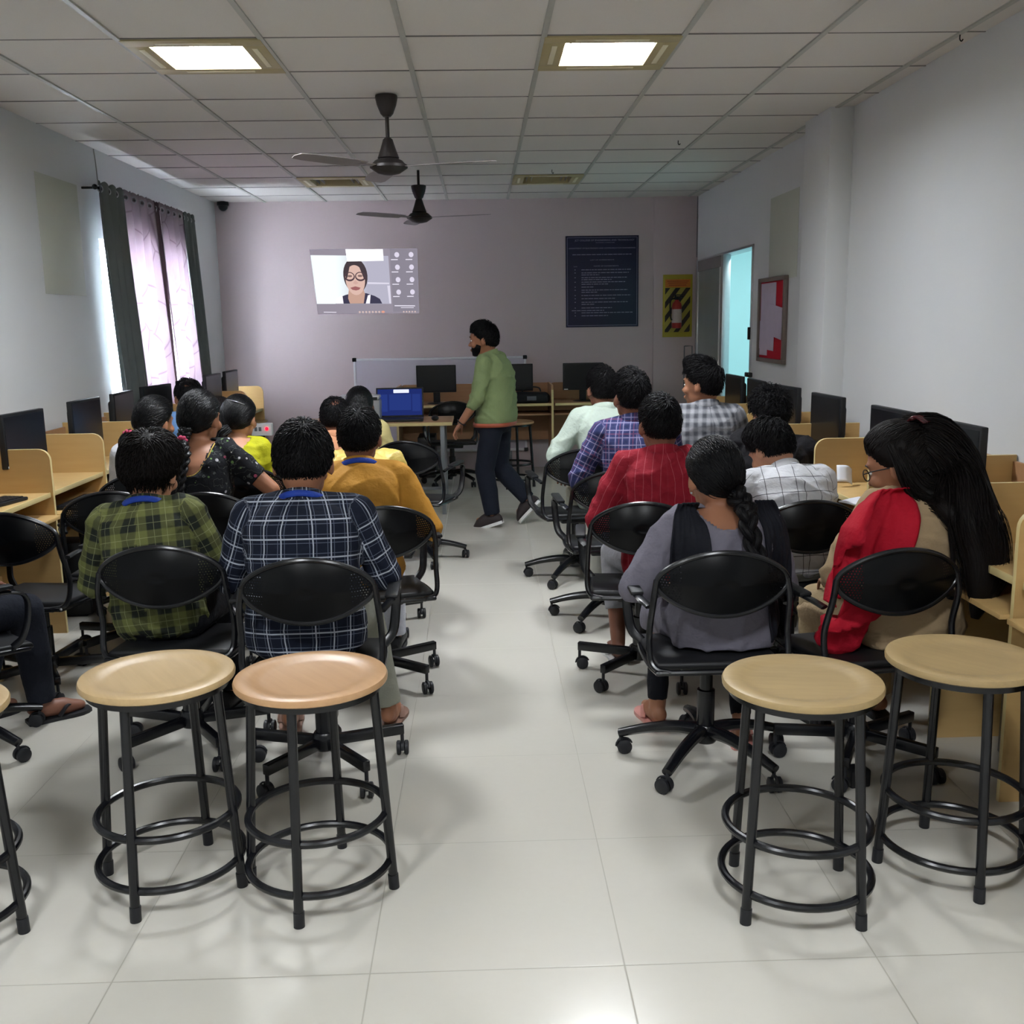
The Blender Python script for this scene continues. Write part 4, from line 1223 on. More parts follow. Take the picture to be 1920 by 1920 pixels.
def clumps(root, d0, L, r0, rng, lift, flow, s, K=6, sides=4, grav=.25):
    """tapered locks that lie over the scalp; returns verts, faces"""
    n = len(root); P = np.zeros((n, K + 1, 3)); P[:, 0] = root
    dirv = flow / (np.linalg.norm(flow, axis=1, keepdims=True) + 1e-9)
    for k in range(K):
        nrm = P[:, k] / CR ** 2; nrm /= np.linalg.norm(nrm, axis=1, keepdims=True)
        dv = dirv + nrm * (lift * (1 - 1.6 * k / K))[:, None] + np.array([0, 0, -grav * k / K])
        dv += rng.normal(size=(n, 3)) * s.get('frizz', .06)
        dv /= np.linalg.norm(dv, axis=1, keepdims=True)
        q = P[:, k] + dv * (L / K)[:, None]
        u = q / CR; l = np.linalg.norm(u, axis=1, keepdims=True); un = u / l
        lim = 1 + hair_thick(un, s)[:, None] / .09 * .85
        q = np.where(l < lim, un * CR * lim, q)
        mx = lim + s.get('loose', .05)
        q = np.where(l > mx, un * CR * mx, q)
        P[:, k + 1] = q
    return tubes(P, r0, sides)
def tubes(P, r0, sides=4, taper=1.6):
    n, K1, _ = P.shape
    T = np.gradient(P, axis=1); T /= np.linalg.norm(T, axis=2, keepdims=True) + 1e-9
    ref = np.where(np.abs(T[..., 2:3]) < .9, np.array([0, 0, 1.0]), np.array([1.0, 0, 0]))
    U = np.cross(T, ref); U /= np.linalg.norm(U, axis=2, keepdims=True) + 1e-9
    W = np.cross(T, U)
    k = np.linspace(0, 1, K1)
    R = (np.asarray(r0)[:, None] * np.clip(1 - k ** taper, .06, 1) * np.clip(.5 + k * 4, .5, 1))[..., None]
    V = np.stack([P + R * (cos(a) * U + sin(a) * W) for a in np.linspace(0, 2 * pi, sides, endpoint=False)], 2)
    V = V.reshape(-1, 3)
    b = np.arange(n)[:, None, None] * (K1 * sides) + np.arange(K1 - 1)[None, :, None] * sides + np.arange(sides)[None, None, :]
    nx = (np.arange(sides) + 1) % sides - np.arange(sides)
    F = np.stack([b, b + nx, b + nx + sides, b + sides], -1).reshape(-1, 4)
    return V, F.tolist()
def make_hair(s, rng):
    """returns verts, faces in head space (origin: centre of the cranium, y forward)"""
    mb = MB()
    nu, nv = 56, 40
    D = []
    for j in range(nv + 1):
        t = -pi / 2 + pi * j / nv
        for i in range(nu):
            p = 2 * pi * i / nu; D.append((cos(t) * cos(p), cos(t) * sin(p), sin(t)))
    D = np.array(D)
    reg = (D[:, 2] - hairline(D[:, 1]))
    w = np.clip(reg / .1 + .3, 0, 1); w = w * (1 - .75 * bald_mask(D, s))
    th = hair_thick(D, s) * .8 + .0022 * np.sin(D @ np.array([37, 29, 23.])) * np.sin(D @ np.array([-19, 41, 31.]))
    V = D * (CR * (1 - .06)) * (1 - w)[:, None] + (D * CR + D * th[:, None]) * w[:, None]
    F = [[j * nu + i, j * nu + (i + 1) % nu, (j + 1) * nu + (i + 1) % nu, (j + 1) * nu + i] for j in range(nv) for i in range(nu)]
    mb.add(V, F)
    d = fib(s.get('n', 900)); d = d[(d[:, 2] > hairline(d[:, 1]) + .02) & (~bald_mask(d, s) | (rng.rand(len(d)) < s.get('thin', .35)))]
    n = len(d)
    root = d * CR * (1 + hair_thick(d, s)[:, None] / .09 * .55)
    st = s.get('style', 'short')
    whorl = np.array([.15, -.55, .82])
    if st == 'sleek':
        flow = np.array(s.get('tie', (0, -.11, -.05))) - root
        flow[:, 0] *= 1.0
        lift = np.full(n, .02); L = rng.uniform(.05, .09, n); r0 = rng.uniform(.0014, .0026, n); grav = 0
    else:
        nrm = root / CR ** 2; nrm /= np.linalg.norm(nrm, axis=1, keepdims=True)
        fl = d - whorl
        part = s.get('sweep', (0, 0, 0))
        fl = fl + np.array(part) * np.clip(d[:, 1:2] + d[:, 2:3], 0, 1)
        flow = fl - nrm * np.sum(fl * nrm, 1, keepdims=True)
        flow /= np.linalg.norm(flow, axis=1, keepdims=True) + 1e-9
        flow += rng.normal(size=(n, 3)) * s.get('mess', .25)
        top = np.clip(d[:, 2], 0, 1)
        L = rng.uniform(.6, 1.2, n) * (s.get('len', .03) + s.get('toplen', .025) * top) * np.clip((d[:, 2] - hairline(d[:, 1])) / .5 + s.get('nape', .2), .2, 1)
        lift = s.get('lift', .25) * (.3 + top); r0 = rng.uniform(.0014, .0028, n); grav = s.get('grav', .3)
    v, f = clumps(root, d, L, r0, rng, lift, flow, s, grav=grav)
    mb.add(v, f)
    return mb

def lock_bundle(path, rad, n, rng, r=.0032, K=18, taper=1.2, end=.25, flat=1.0):
    """bundle of hair strands around a path (pony tail, open hair)"""
    P = spline(path, K + 1); k = np.linspace(0, 1, K + 1)
    rad = np.interp(k, np.linspace(0, 1, len(rad)), rad)
    T = np.gradient(P, axis=0); T /= np.linalg.norm(T, axis=1, keepdims=True)
    ref = np.array([0, 1., 0]); U = np.cross(T, ref); U /= np.linalg.norm(U, axis=1, keepdims=True); W = np.cross(T, U)
    a = rng.uniform(0, 2 * pi, n); q = np.sqrt(rng.uniform(.02, 1, n)); ph = rng.uniform(0, 6, n)
    Q = []
    for i in range(n):
        aa = a[i] + .35 * np.sin(k * 5 + ph[i]); e = 1 - end * rng.rand()
        m = spline(np.stack([P + rad[:, None] * q[i] * (np.cos(aa)[:, None] * U + flat * np.sin(aa)[:, None] * W)], 0)[0], K + 1)
        kk = int(K * e) + 1
        m = m[np.round(np.linspace(0, min(kk, K), K + 1)).astype(int)] if False else np.stack([np.interp(k * e, k, m[:, c]) for c in range(3)], 1)
        Q.append(m)
    v, f = tubes(np.array(Q), np.full(n, r) * rng.uniform(.7, 1.4, n), 4, taper)
    mb = MB(); mb.add(v, f)
    an = np.linspace(0, 2 * pi, 10, endpoint=False)
    mb.loft([P[i] + rad[i] * .8 * (np.outer(np.cos(an), U[i]) + flat * np.outer(np.sin(an), W[i])) for i in range(K + 1)])
    return mb
def braid(path, r0, r1, twists, rng):
    K = twists * 14; P = spline(path, K + 1); k = np.linspace(0, 1, K + 1)
    T = np.gradient(P, axis=0); T /= np.linalg.norm(T, axis=1, keepdims=True)
    ref = np.array([0, 1., 0]); U = np.cross(T, ref); U /= np.linalg.norm(U, axis=1, keepdims=True); W = np.cross(T, U)
    R = r0 + (r1 - r0) * k
    mb = MB()
    for s in range(3):
        ph = 2 * pi * twists * k / 1.5 + 2 * pi * s / 3
        Q = P + (R * .75 * np.cos(ph))[:, None] * U + (R * .38 * np.sin(2 * ph))[:, None] * W
        mb.tube(Q, R * .62, 9)
        for j in range(9):
            a = 2 * pi * j / 9
            Q2 = Q + (R * .52)[:, None] * (cos(a) * U + sin(a) * W)
            mb.tube(Q2, R * .16 + .0004, 4)
    e = P[-1]; te = T[-1]
    mb.merge(lock_bundle([e - te * .01, e + te * .03, e + te * .09], [r1 * .7, r1 * .9, r1 * .3], 26, rng, .002, 8))
    return mb

# ---------------------------------------------------------------- body
RINGS = [(-.22, .135, .105, .03), (-.12, .168, .132, .018), (0, .173, .13, .005), (.2, .156, .116, -.004), (.42, .151, .110, -.012), (.62, .163, .115, -.018), (.78, .174, .110, -.02), (.88, .158, .092, -.012), (.95, .108, .074, -.004), (1.02, .062, .058, .002)]
RINGS_F = [(-.22, .14, .105, .03), (-.12, .172, .132, .018), (0, .170, .128, .005), (.2, .144, .106, -.004), (.42, .130, .100, -.01), (.62, .145, .112, -.012), (.78, .153, .104, -.016), (.88, .140, .086, -.01), (.95, .098, .068, -.004), (1.02, .054, .052, .002)]
def sup(n, e=2.35):
    a = np.linspace(0, 2 * pi, n, endpoint=False); c, s = np.cos(a), np.sin(a)
    return np.sign(c) * np.abs(c) ** (2 / e), np.sign(s) * np.abs(s) ** (2 / e)
class Torso:
    def __init__(self, H, N, bend=.0, twist=0.0, width=1.0, girth=1.0, female=False):
        self.H, self.N = np.array(H, float), np.array(N, float)
        ax = self.N - self.H; self.L = np.linalg.norm(ax)
        self.mid = (self.H + self.N) / 2 + np.array([0, -bend, 0])
        self.tw = twist; self.w = width; self.g = girth; self.rings = RINGS_F if female else RINGS
    def c(self, q):
        if q < 0: return self.H + (self.mid - self.H) * 2 * q * .9
        if q > 1: return self.N + (self.N - self.mid) * 2 * (q - 1)
        return (1 - q) ** 2 * self.H + 2 * q * (1 - q) * self.mid + q * q * self.N
    def frame(self, q):
        e = .02; t = self.c(q + e) - self.c(q - e); t /= np.linalg.norm(t)
        a = radians(self.tw) * min(max(q, 0), 1)
        x = np.array([cos(a), sin(a), 0]); x = x - t * (x @ t); x /= np.linalg.norm(x)
        return x, np.cross(t, x), t
    def pt(self, q, x, y):
        X, Y, T = self.frame(q); return self.c(q) + X * x + Y * y
    def loft_rings(self, inf=0.0, q0=None, q1=None, n=36, ease=0.0):
        out = []; sx, sy = sup(n)
        qs = [r[0] for r in self.rings]
        lo = qs[0] if q0 is None else q0; hi = qs[-1] if q1 is None else q1
        for q in np.linspace(lo, hi, 30):
            rx = np.interp(q, qs, [r[1] for r in self.rings]) * self.w * (1 if q > .5 else 1 + (self.g - 1) * .6) + inf
            ry = np.interp(q, qs, [r[2] for r in self.rings]) * self.g + inf
            yo = np.interp(q, qs, [r[3] for r in self.rings])
            e = ease * np.clip(1 - abs(q - .25) / .5, 0, 1)
            X, Y, T = self.frame(q); c = self.c(q) + Y * yo
            out.append(c + np.outer(sx * (rx + e), X) + np.outer(sy * (ry + e * .8), Y))
        return out

def person(label, pos, rz, seat=.41, ztop=1.2, s=.93, lean=8, side=0, bend=.02, twist=0, width=1.0, girth=1.0, female=False, headturn=0, nod=8, tilt=0,
           skin_='a', hair=None, hairmat=None, top=None, topmat=None, sleeve='long', bottom=None, armL=None, armR=None, legs=None, neck_cut=None, collar=True, lanyard=False, shoes='shoe', shoemat=None,
           stand=None, seed=1, extra=None, eyes=False, vox=.0085, kurta=False, foldamp=.0075, untuck=True, beard=False, hands=True, ease=.014, hs=1.04):
    """builds one person. local frame: y is the way the person faces, z up, origin on the floor under the hips"""
    rng = np.random.RandomState(seed)
    root_z = 0.0
    if stand is None:
        H = np.array([0, 0, seat + .085 * s])
        up = ztop - H[2]
        hd = np.array([sin(radians(side)), sin(radians(lean)), 1.0]); hd /= np.linalg.norm(hd)
        # neck base so that the crown ends at ztop
        hl = .222 * hs * cos(radians(min(abs(nod), 70) * .75)) + .012
        L = (up - hl) / hd[2]
        N = H + hd * L
    else:
        H = np.array(stand['H']); N = np.array(stand['N']); L = np.linalg.norm(N - H)
    T = Torso(H, N, bend, twist, s * width, s * girth, female)
    X9, Y9, T9 = T.frame(.9)
    shw = (.168 if not female else .148) * s * width
    S = {-1: T.pt(.875, -shw, -.008), 1: T.pt(.875, shw, -.008)}
    ul, fl = .275 * s, .245 * s
    arms = {}
    for sg, a in ((-1, armL), (1, armR)):
        a = a or 'lap'
        if isinstance(a, str):
            P = {'lap': ((.06, .03), (-.10, .30, .16)), 'rest': ((.095, .05), (.02, .27, .20)), 'desk': ((.08, .16), (-.03, .42, .36)), 'front': ((.05, .12), (-.08, .36, .27)), 'down': ((.03, -.02), (.03, .05, .0))}[a]
            (ox, oy), (wx, wy, wz) = P
            E = S[sg] + np.array([sg * ox, oy + .0, -1]) * 1.0
            dv = np.array([sg * ox / ul * 1.0, oy / ul + sin(radians(lean)) * .3, -1.0]); dv /= np.linalg.norm(dv)
            E = S[sg] + dv * ul
            Wt = np.array([S[sg][0] + sg * wx, H[1] + wy, seat + wz])
        else:
            E = np.array(a[0], float); Wt = np.array(a[1], float)
            d = E - S[sg]; E = S[sg] + d / np.linalg.norm(d) * ul
        d = Wt - E; Wt = E + d / np.linalg.norm(d) * fl
        arms[sg] = (S[sg], E, Wt)
    # legs
    lg = {}
    if legs is None: legs = {}
    for sg in (-1, 1):
        if stand is None:
            hp = H + np.array([sg * .09 * s, 0, -.01])
            kx, ky, ax_, ay = legs.get(sg, (.12, .40, .13, .36))
            kn = np.array([sg * kx, ky * s + .0, seat + .055 * s]); an = np.array([sg * ax_, ay * s, .075])
            toe = an + np.array([sg * .02, .15 * s, -.045])
        else: hp, kn, an, toe = [np.array(p, float) for p in stand['legs'][sg]]
        lg[sg] = (hp, kn, an, toe)
    # head frame
    up_n = T.frame(1.0)[2]
    M = Matrix.Rotation(radians(headturn), 4, 'Z') @ Matrix.Rotation(radians(tilt), 4, 'Y') @ Matrix.Rotation(radians(-nod), 4, 'X')
    R3 = np.array([list(r)[:3] for r in M.to_3x3()])
    neck_top = N + up_n * .022 * hs + np.array([0, .008, 0])
    HC = neck_top + R3 @ np.array([0, .018, .092]) * hs
    HM = np.eye(4); HM[:3, :3] = R3 * hs; HM[:3, 3] = HC
    def hp_(p): return (HM[:3, :3] @ np.array(p)) + HC
    # ------- body mesh
    b = MB()
    b.loft(T.loft_rings(-.004))
    for sg in (-1, 1):
        b.cap2(N - T9 * .02, T.pt(.885, sg * shw * .92, 0), .040 * s, .049 * s)
        sh, E, Wt = arms[sg]
        b.cap2(sh, E, .052 * s, .041 * s); b.cap2(E, Wt, .041 * s, .027 * s)
        h, k, a, t = lg[sg]
        b.cap2(h, k, .078 * s, .055 * s, 18); b.cap2(k, a + (k - a) * .62, .053 * s, .052 * s); b.cap2(a + (k - a) * .66, a, .052 * s, .034 * s)
        fd = (t - a) * (.72 if shoes == 'shoe' else 1.0); t = a + fd; b.cap2(a + np.array([0, 0, -.03]) * s, a + fd * .55 + np.array([0, 0, -.008]), .036 * s, .036 * s); b.cap2(a + fd * .55 + np.array([0, 0, -.012]), t, .038 * s, .022 * s)
        b.cap2(a + np.array([0, 0, -.03]) * s - fd * .22, a + np.array([0, 0, -.02]), .03 * s, .03 * s)
    b.cap2(N - up_n * .05, hp_((0, -.018, -.05)), .055 * (1 if not female else .9), .05 * (1 if not female else .88), 18)
    hb = MB()
    hb.ell((0, 0, 0), CR * .985, 22, 16)
    hb.ell((0, .022, -.06), (.06, .066, .066)); hb.ell((0, .06, -.098), (.03, .026, .026)); hb.ell((0, -.01, -.055), (.062, .07, .055))
    hb.cap2((0, .088, -.012), (0, .108, -.043), .0075, .0092); hb.ell((0, .098, -.047), (.016, .011, .008))
    hb.ell((0, .084, .014), (.05, .014, .012)); hb.ell((0, .094, -.074), (.022, .01, .006)); hb.ell((0, .092, -.083), (.019, .01, .006))
    for sg in (-1, 1):
        hb.ell((sg * .038, .068, -.04), (.026, .024, .024))
        e = MB().ell((0, 0, 0), (.008, .019, .031)); e.xf(tr(sg * .082, -.008, -.022) @ rot('Z', sg * -22) @ rot('X', 10)); hb.merge(e)
    hb.xf(Matrix(HM.tolist())); b.merge(hb)
    v, f = remesh(b, .0068, 3)
    if hands:
        for sg in (-1, 1):
            sh, E, Wt = arms[sg]
            y = Wt - E; y /= np.linalg.norm(y)
            z = np.array([0, 0, 1.0]) if abs(y[2]) < .85 else np.array([sg * 1.0, 0, 0])
            z = z - y * (z @ y); z /= np.linalg.norm(z); x = np.cross(y, z)
            hv = HAND[0] * np.array([-sg, 1, 1]) * s     # thumbs point inwards
            Mh = np.stack([x, y, z], 1)
            hv = hv @ Mh.T + Wt - y * .012
            hf = HAND[1] if sg < 0 else [q[::-1] for q in HAND[1]]
            n0 = len(v); v = np.vstack([v, hv]); f = f + [[i + n0 for i in q] for q in hf]
    # bare crown of a bald head keeps the skin; the body is one mesh
    root = obj_from('person', v, f, SK[skin_])
    root.location = (pos[0], pos[1], root_z); root.rotation_euler = (0, 0, rz)
    tag(root, label, 'person')
    # ------- cloth coordinates
    segs = [('t', None)] + [(sg, i) for sg in (-1, 1) for i in (0, 1)]
    def cloth_uv(v):
        """u, v in metres along the cloth: torso panels and sleeves"""
        # torso parameters
        ax = N - H; Lq = np.linalg.norm(ax); axn = ax / Lq
        vv = (v - H) @ axn
        q = vv / Lq
        cen = np.array([T.c(x) for x in np.linspace(-.6, 1.2, 60)]); cq = np.interp(q, np.linspace(-.6, 1.2, 60), np.arange(60)).round().astype(int).clip(0, 59)
        Xa = np.array([T.frame(x)[0] for x in np.linspace(-.6, 1.2, 60)])
        Ya = np.array([T.frame(x)[1] for x in np.linspace(-.6, 1.2, 60)])
        rel = v - cen[cq]; lx = np.sum(rel * Xa[cq], 1); ly = np.sum(rel * Ya[cq], 1)
        u = lx + np.sign(lx) * .0 + .35 * ly * np.sign(lx)
        dt = np.sqrt((lx / (.165 * s * width)) ** 2 + (ly / (.115 * s)) ** 2) * .12
        best = dt - .12; U = u.copy(); V = vv.copy()
        best = np.where(q > 1.05, best, best)
        for sg in (-1, 1):
            sh, E, Wt = arms[sg]; off = 0
            for a, bb, r in ((sh, E, .056 * s), (E, Wt, .045 * s)):
                d = bb - a; Ls = np.linalg.norm(d); dn = d / Ls
                tt = np.clip((v - a) @ dn, 0, Ls); c = a + tt[:, None] * dn
                rel = v - c; dist = np.linalg.norm(rel, axis=1) - r
                ref = np.array([0, 1., 0]); e1 = ref - dn * (ref @ dn); e1 /= np.linalg.norm(e1); e2 = np.cross(dn, e1)
                an = np.arctan2(rel @ e2, -(rel @ e1))
                m = dist < best - .006
                best = np.where(m, dist, best); U = np.where(m, an * r * 1.1 + .013, U); V = np.where(m, -(tt + off) + .35, V); off += Ls
        return np.stack([U, V, np.zeros_like(U)], 1)
    # ------- garment for the upper body
    g = MB(); inf = .011
    q0 = -.2 if untuck else -.08
    g.loft(T.loft_rings(inf, q0, .985, ease=ease))
    for sg in (-1, 1):
        sh, E, Wt = arms[sg]
        g.cap2(N - T9 * .018, T.pt(.9, sg * shw * .93, 0), .050 * s, .064 * s)
        if sleeve == 'none': continue
        g.cap2(sh, E, .069 * s, .06 * s)
        if sleeve == 'long':
            d = Wt - E; g.cap2(E, E + d * .93, .06 * s, .042 * s)
        elif sleeve == 'rolled':
            d = Wt - E; g.cap2(E, E + d * .22, .06 * s, .053 * s)
        elif sleeve == 'short':
            pass
    if sleeve == 'short':
        g = MB(); g.loft(T.loft_rings(inf, q0, .985, ease=ease))
        for sg in (-1, 1):
            sh, E, Wt = arms[sg]
            g.cap2(N - T9 * .018, T.pt(.9, sg * shw * .93, 0), .048 * s, .063 * s)
            g.cap2(sh, sh + (E - sh) * .3, .063 * s, .062 * s)
            g.tube([sh + (sh - E) * .06, sh, sh + (E - sh) * .35, sh + (E - sh) * .68], [.03 * s, .062 * s, .063 * s, .06 * s], 18)
    if kurta:
        for sg in (-1, 1):
            h, k, a, t = lg[sg]
            g.cap2(h, k + (a - k) * .12, .1 * s, .078 * s, 18)
        h0 = H + np.array([0, 0, -.02])
        g.loft([np.stack([h0[0] + sx_ * rx, h0[1] + yo + sy_ * ry, np.full(36, z)], 1) for sx_, sy_ in [sup(36)] for (z, rx, ry, yo) in ((seat + .012, .19 * s, .155 * s, .0), (seat + .06, .196 * s, .152 * s, .0), (seat + .15, .165 * s, .128 * s, -.005))])
    gv, gf = remesh(g, vox, 4)
    gn = normals(gv, gf)
    gv = gv + gn * folds(gv, seed, foldamp)[:, None]
    if neck_cut is not None:
        Xn, Yn, Tn = T.frame(.97)
        loc = np.stack([(gv - N) @ Xn, (gv - N) @ Yn, (gv - N) @ Tn], 1)
        kill = neck_cut(loc)
        # keep faces that are not wholly inside the opening, and pull rim vertices on to the skin
        gf = [q for q in gf if not all(kill[i] for i in q)]
        rim = np.zeros(len(gv), bool)
        for q in gf:
            for i in q:
                if kill[i]: rim[i] = True
        gv[rim] -= gn[rim] * .008
    uv = cloth_uv(gv)
    shirt = obj_from({'shirt': 'shirt', 'kurta': 'kurta', 'blouse': 'blouse'}.get(top or 'shirt'), gv, gf, topmat, root, uv)
    if neck_cut is not None:
        pass
    if collar:
        Xn, Yn, Tn = T.frame(.97)
        cb = MB(); an = np.linspace(0, 2 * pi, 32, endpoint=False)
        rings = []
        for (r, h, o) in ((.073, -.022, 0), (.069, .006, .0), (.066, .026, .0), (.0715, .027, .0), (.0755, .006, 0), (.082, -.014, 0), (.079, -.02, 0)):
            ca = N + Tn * (h - .012)
            rings.append(ca + np.outer(np.cos(an) * r * s * 1.02, Xn) + np.outer(np.sin(an) * r * s * 1.0, Yn) + np.outer(-.22 * np.clip(np.sin(an), -1, 1) * r * .9, Tn))
        cb.loft(rings, cap=False)
        cv = cb.verts(); obj_from('collar', cv, cb.f, topmat, shirt, cloth_uv(cv) + np.array([0, .01, 0]))
    if lanyard:
        Xn, Yn, Tn = T.frame(.97)
        lb = MB(); an = np.linspace(0, 2 * pi, 40, endpoint=False)
        rr = []
        for (r, h) in ((.083, -.024), (.0855, -.023), (.088, -.004), (.0845, -.003)):
            rr.append(N + Tn * (h - .004) + np.outer(np.cos(an) * r * s, Xn) + np.outer(np.sin(an) * r * s * 1.0, Yn) + np.outer(-.30 * np.sin(an) * r, Tn))
        lb.loft(rr, closed=True)
        lv = lb.verts(); obj_from('lanyard', lv, lb.f, LANY, root)
    # ------- trousers
    if bottom is not None:
        p = MB()
        p.loft(T.loft_rings(.008, -.24, .06))
        cr_ = legs.get('crop', .97)
        for sg in (-1, 1):
            h, k, a, t = lg[sg]
            fit = legs.get('fit', 1.0)
            p.cap2(h, k, .092 * s, .070 * s * fit, 18)
            e = k + (a - k) * cr_
            p.tube([k + (k - a) * .05, k, k + (e - k) * .35, e], np.array([.04, .070 * fit, .068 * fit, .056 * fit]) * s, 18)
        pv, pf = remesh(p, vox, 3)
        pv = pv + normals(pv, pf) * folds(pv, seed + 9, .0018)[:, None]
        obj_from('trousers', pv, pf, bottom, root, np.zeros((len(pv), 3)))
    # ------- shoes
    for sg in (-1, 1):
        h, k, a, t = lg[sg]
        fd = (t - a) * np.array([1, 1, 0 if stand is None else 1]); fd = fd / np.linalg.norm(fd)
        upv = np.array([0, 0, 1.0]); upv = upv - fd * (upv @ fd); upv /= np.linalg.norm(upv); sdv = np.cross(fd, upv)
        Lf = .255 * s
        base = a - fd * .065 * s - upv * (.075 if stand is None else .075)
        def sole(z0, z1, grow=0.0, n=24):
            mb = MB(); out = []
            for tt, w in ((0, .02), (.05, .029), (.2, .033), (.45, .034), (.68, .043), (.82, .042), (.93, .03), (1, .012)):
                out.append((tt * Lf, w * s + grow))
            ring = [(y, w) for y, w in out] + [(y, -w) for y, w in out[::-1]]
            V = [base + fd * y + sdv * w + upv * z0 for y, w in ring] + [base + fd * y + sdv * w + upv * z1 for y, w in ring]
            m = len(ring); F = [list(range(m))[::-1], list(range(m, 2 * m))] + [[i, (i + 1) % m, m + (i + 1) % m, m + i] for i in range(m)]
            return MB().add(np.array(V), F)
        if shoes == 'shoe':
            sh = MB(); rr = []
            for tt, w, zz in ((.0, .022, .05), (.06, .033, .075), (.22, .037, .088), (.42, .042, .104), (.6, .047, .094), (.8, .047, .075), (.94, .034, .046), (1.0, .014, .034)):
                an = np.linspace(0, 2 * pi, 18, endpoint=False)
                c = base + fd * tt * Lf + upv * (.018 + zz / 2 - .009)
                rr.append(c + np.outer(np.cos(an) * w * s, sdv) + np.outer(np.sin(an) * zz / 2 * 1.0, upv))
            sh.loft(rr)
            ob = sh.build('shoe', shoemat or M_['black_plastic'], root)
            sole(0, .022, .003).build('sole', M_['white_plastic'] if stand else M_['rubber'], ob)
        else:
            ob = sole(0, .014, .011).build('sandal', shoemat or M_['rubber'], root)
            st = MB()
            c0 = base + fd * Lf * .72 + upv * .034
            for sd in (-1, 1):
                st.tube(spline([c0, base + fd * Lf * .6 + sdv * sd * .03 * s + upv * .05, base + fd * Lf * .46 + sdv * sd * .043 * s + upv * .016], 10), .006, 6, ry=.011)
            st.build('strap', shoemat or M_['rubber'], ob)
    # ------- hair
    if hair is not None:
        hm = make_hair(hair, rng); hm.xf(Matrix(HM.tolist()))
        for fn in hair.get('extra', []): hm.merge(fn(hp_, N, T, rng))
        hv = hm.verts(); obj_from('hair', hv, hm.f, hairmat or HB, root)
    if beard:
        bb = MB(); nu = 28; rr = []
        for zz, rx, ry, yo in ((-.04, .064, .07, .018), (-.07, .062, .070, .024), (-.095, .05, .060, .032), (-.115, .034, .04, .05), (-.124, .012, .02, .056)):
            an = np.linspace(radians(-5), radians(185), nu)
            rr.append(np.array([(rx * cos(a), yo + ry * sin(a), zz) for a in an] + [(rx * .8 * cos(a), yo + ry * .8 * sin(a), zz) for a in an[::-1]]))
        bb.loft(rr); bb.xf(Matrix(HM.tolist())); obj_from('beard', bb.verts(), bb.f, HB, root)
    if eyes:
        for sg in (-1, 1):
            e = MB().ell((sg * .031, .0795, -.012), (.0125, .0095, .0075), 14, 10); e.xf(Matrix(HM.tolist()))
            eo = obj_from('eye', e.verts(), e.f, M_['white_plastic'], root)
            e = MB().ell((sg * .031, .0862, -.012), (.0055, .0038, .0055), 12, 8); e.xf(Matrix(HM.tolist()))
            obj_from('iris', e.verts(), e.f, HB, eo)
            e = MB().tube(spline([(sg * .012, .094, .009), (sg * .03, .094, .016), (sg * .052, .08, .01)], 8), [.001, .003, .003, .003, .003, .003, .002, .001], 6); e.xf(Matrix(HM.tolist()))
            obj_from('eyebrow', e.verts(), e.f, HB, root)
    info = dict(root=root, T=T, H=H, N=N, arms=arms, legs=lg, hp=hp_, HM=HM, shirt=(gv, gf), body=(v, f), rng=rng, s=s)
    if extra: extra(info)
    return info

def drape(info, name, rows, mat, off=.008, thick=.004, pleat=.004, target='shirt', seed=0):
    """a strip of cloth laid over the back of a garment. rows: list of (x0, x1, z) seen from behind, top to bottom, or (p0, p1) free 3d points"""
    v, f = info[target]
    bv = BVHTree.FromPolygons([Vector(p) for p in v], f)
    nu = 22; G = []
    rows_ = np.array([[r[0], r[1], r[2]] for r in rows], float); K = len(rows) * 6
    ks = np.linspace(0, len(rows) - 1, K); R = np.stack([np.interp(ks, np.arange(len(rows)), rows_[:, c]) for c in range(3)], 1)
    prev = None
    for (a, b, z) in R:
        row = []
        for i in range(nu):
            x = a + (b - a) * i / (nu - 1)
            h = bv.ray_cast(Vector((x, -1.5, z)), Vector((0, 1, 0)))
            if h[0] is not None: y = h[0].y - off
            else: y = None
            row.append([x, y, z])
        ys = [q[1] for q in row if q[1] is not None]
        for i, q in enumerate(row):
            if q[1] is None:
                q[1] = (prev[i][1] if prev is not None else (ys[-1] if ys else 0))
        for i, q in enumerate(row): q[1] -= pleat * (1 + sin(i * 1.5 + z * 9 + seed))
        G.append(row); prev = row
    G = np.array(G); k, n, _ = G.shape
    for _ in range(3):
        G[1:-1, :, 1] = (G[:-2, :, 1] + 2 * G[1:-1, :, 1] + G[2:, :, 1]) / 4
    vs = G.reshape(-1, 3); fs = [[j * n + i, (j + 1) * n + i, (j + 1) * n + i + 1, j * n + i + 1] for j in range(k - 1) for i in range(n - 1)]
    o = obj_from(name, vs, fs, mat, info['root'], np.zeros((len(vs), 3)))
    o.modifiers.new('thickness', 'SOLIDIFY').thickness = thick
    return o

HAIR_SHORT = dict(style='short', base=.011, top=.012, front=.006, len=.022, toplen=.026, lift=.18, mess=.3, frizz=.14, loose=.08, n=2600)
def hs_(**k): d = dict(HAIR_SHORT); d.update(k); return d
HAIR_SLEEK = dict(style='sleek', frizz=.12, base=.010, top=.006, front=.0, side=.004, n=2200)
def hl_(**k): d = dict(HAIR_SLEEK); d.update(k); return d
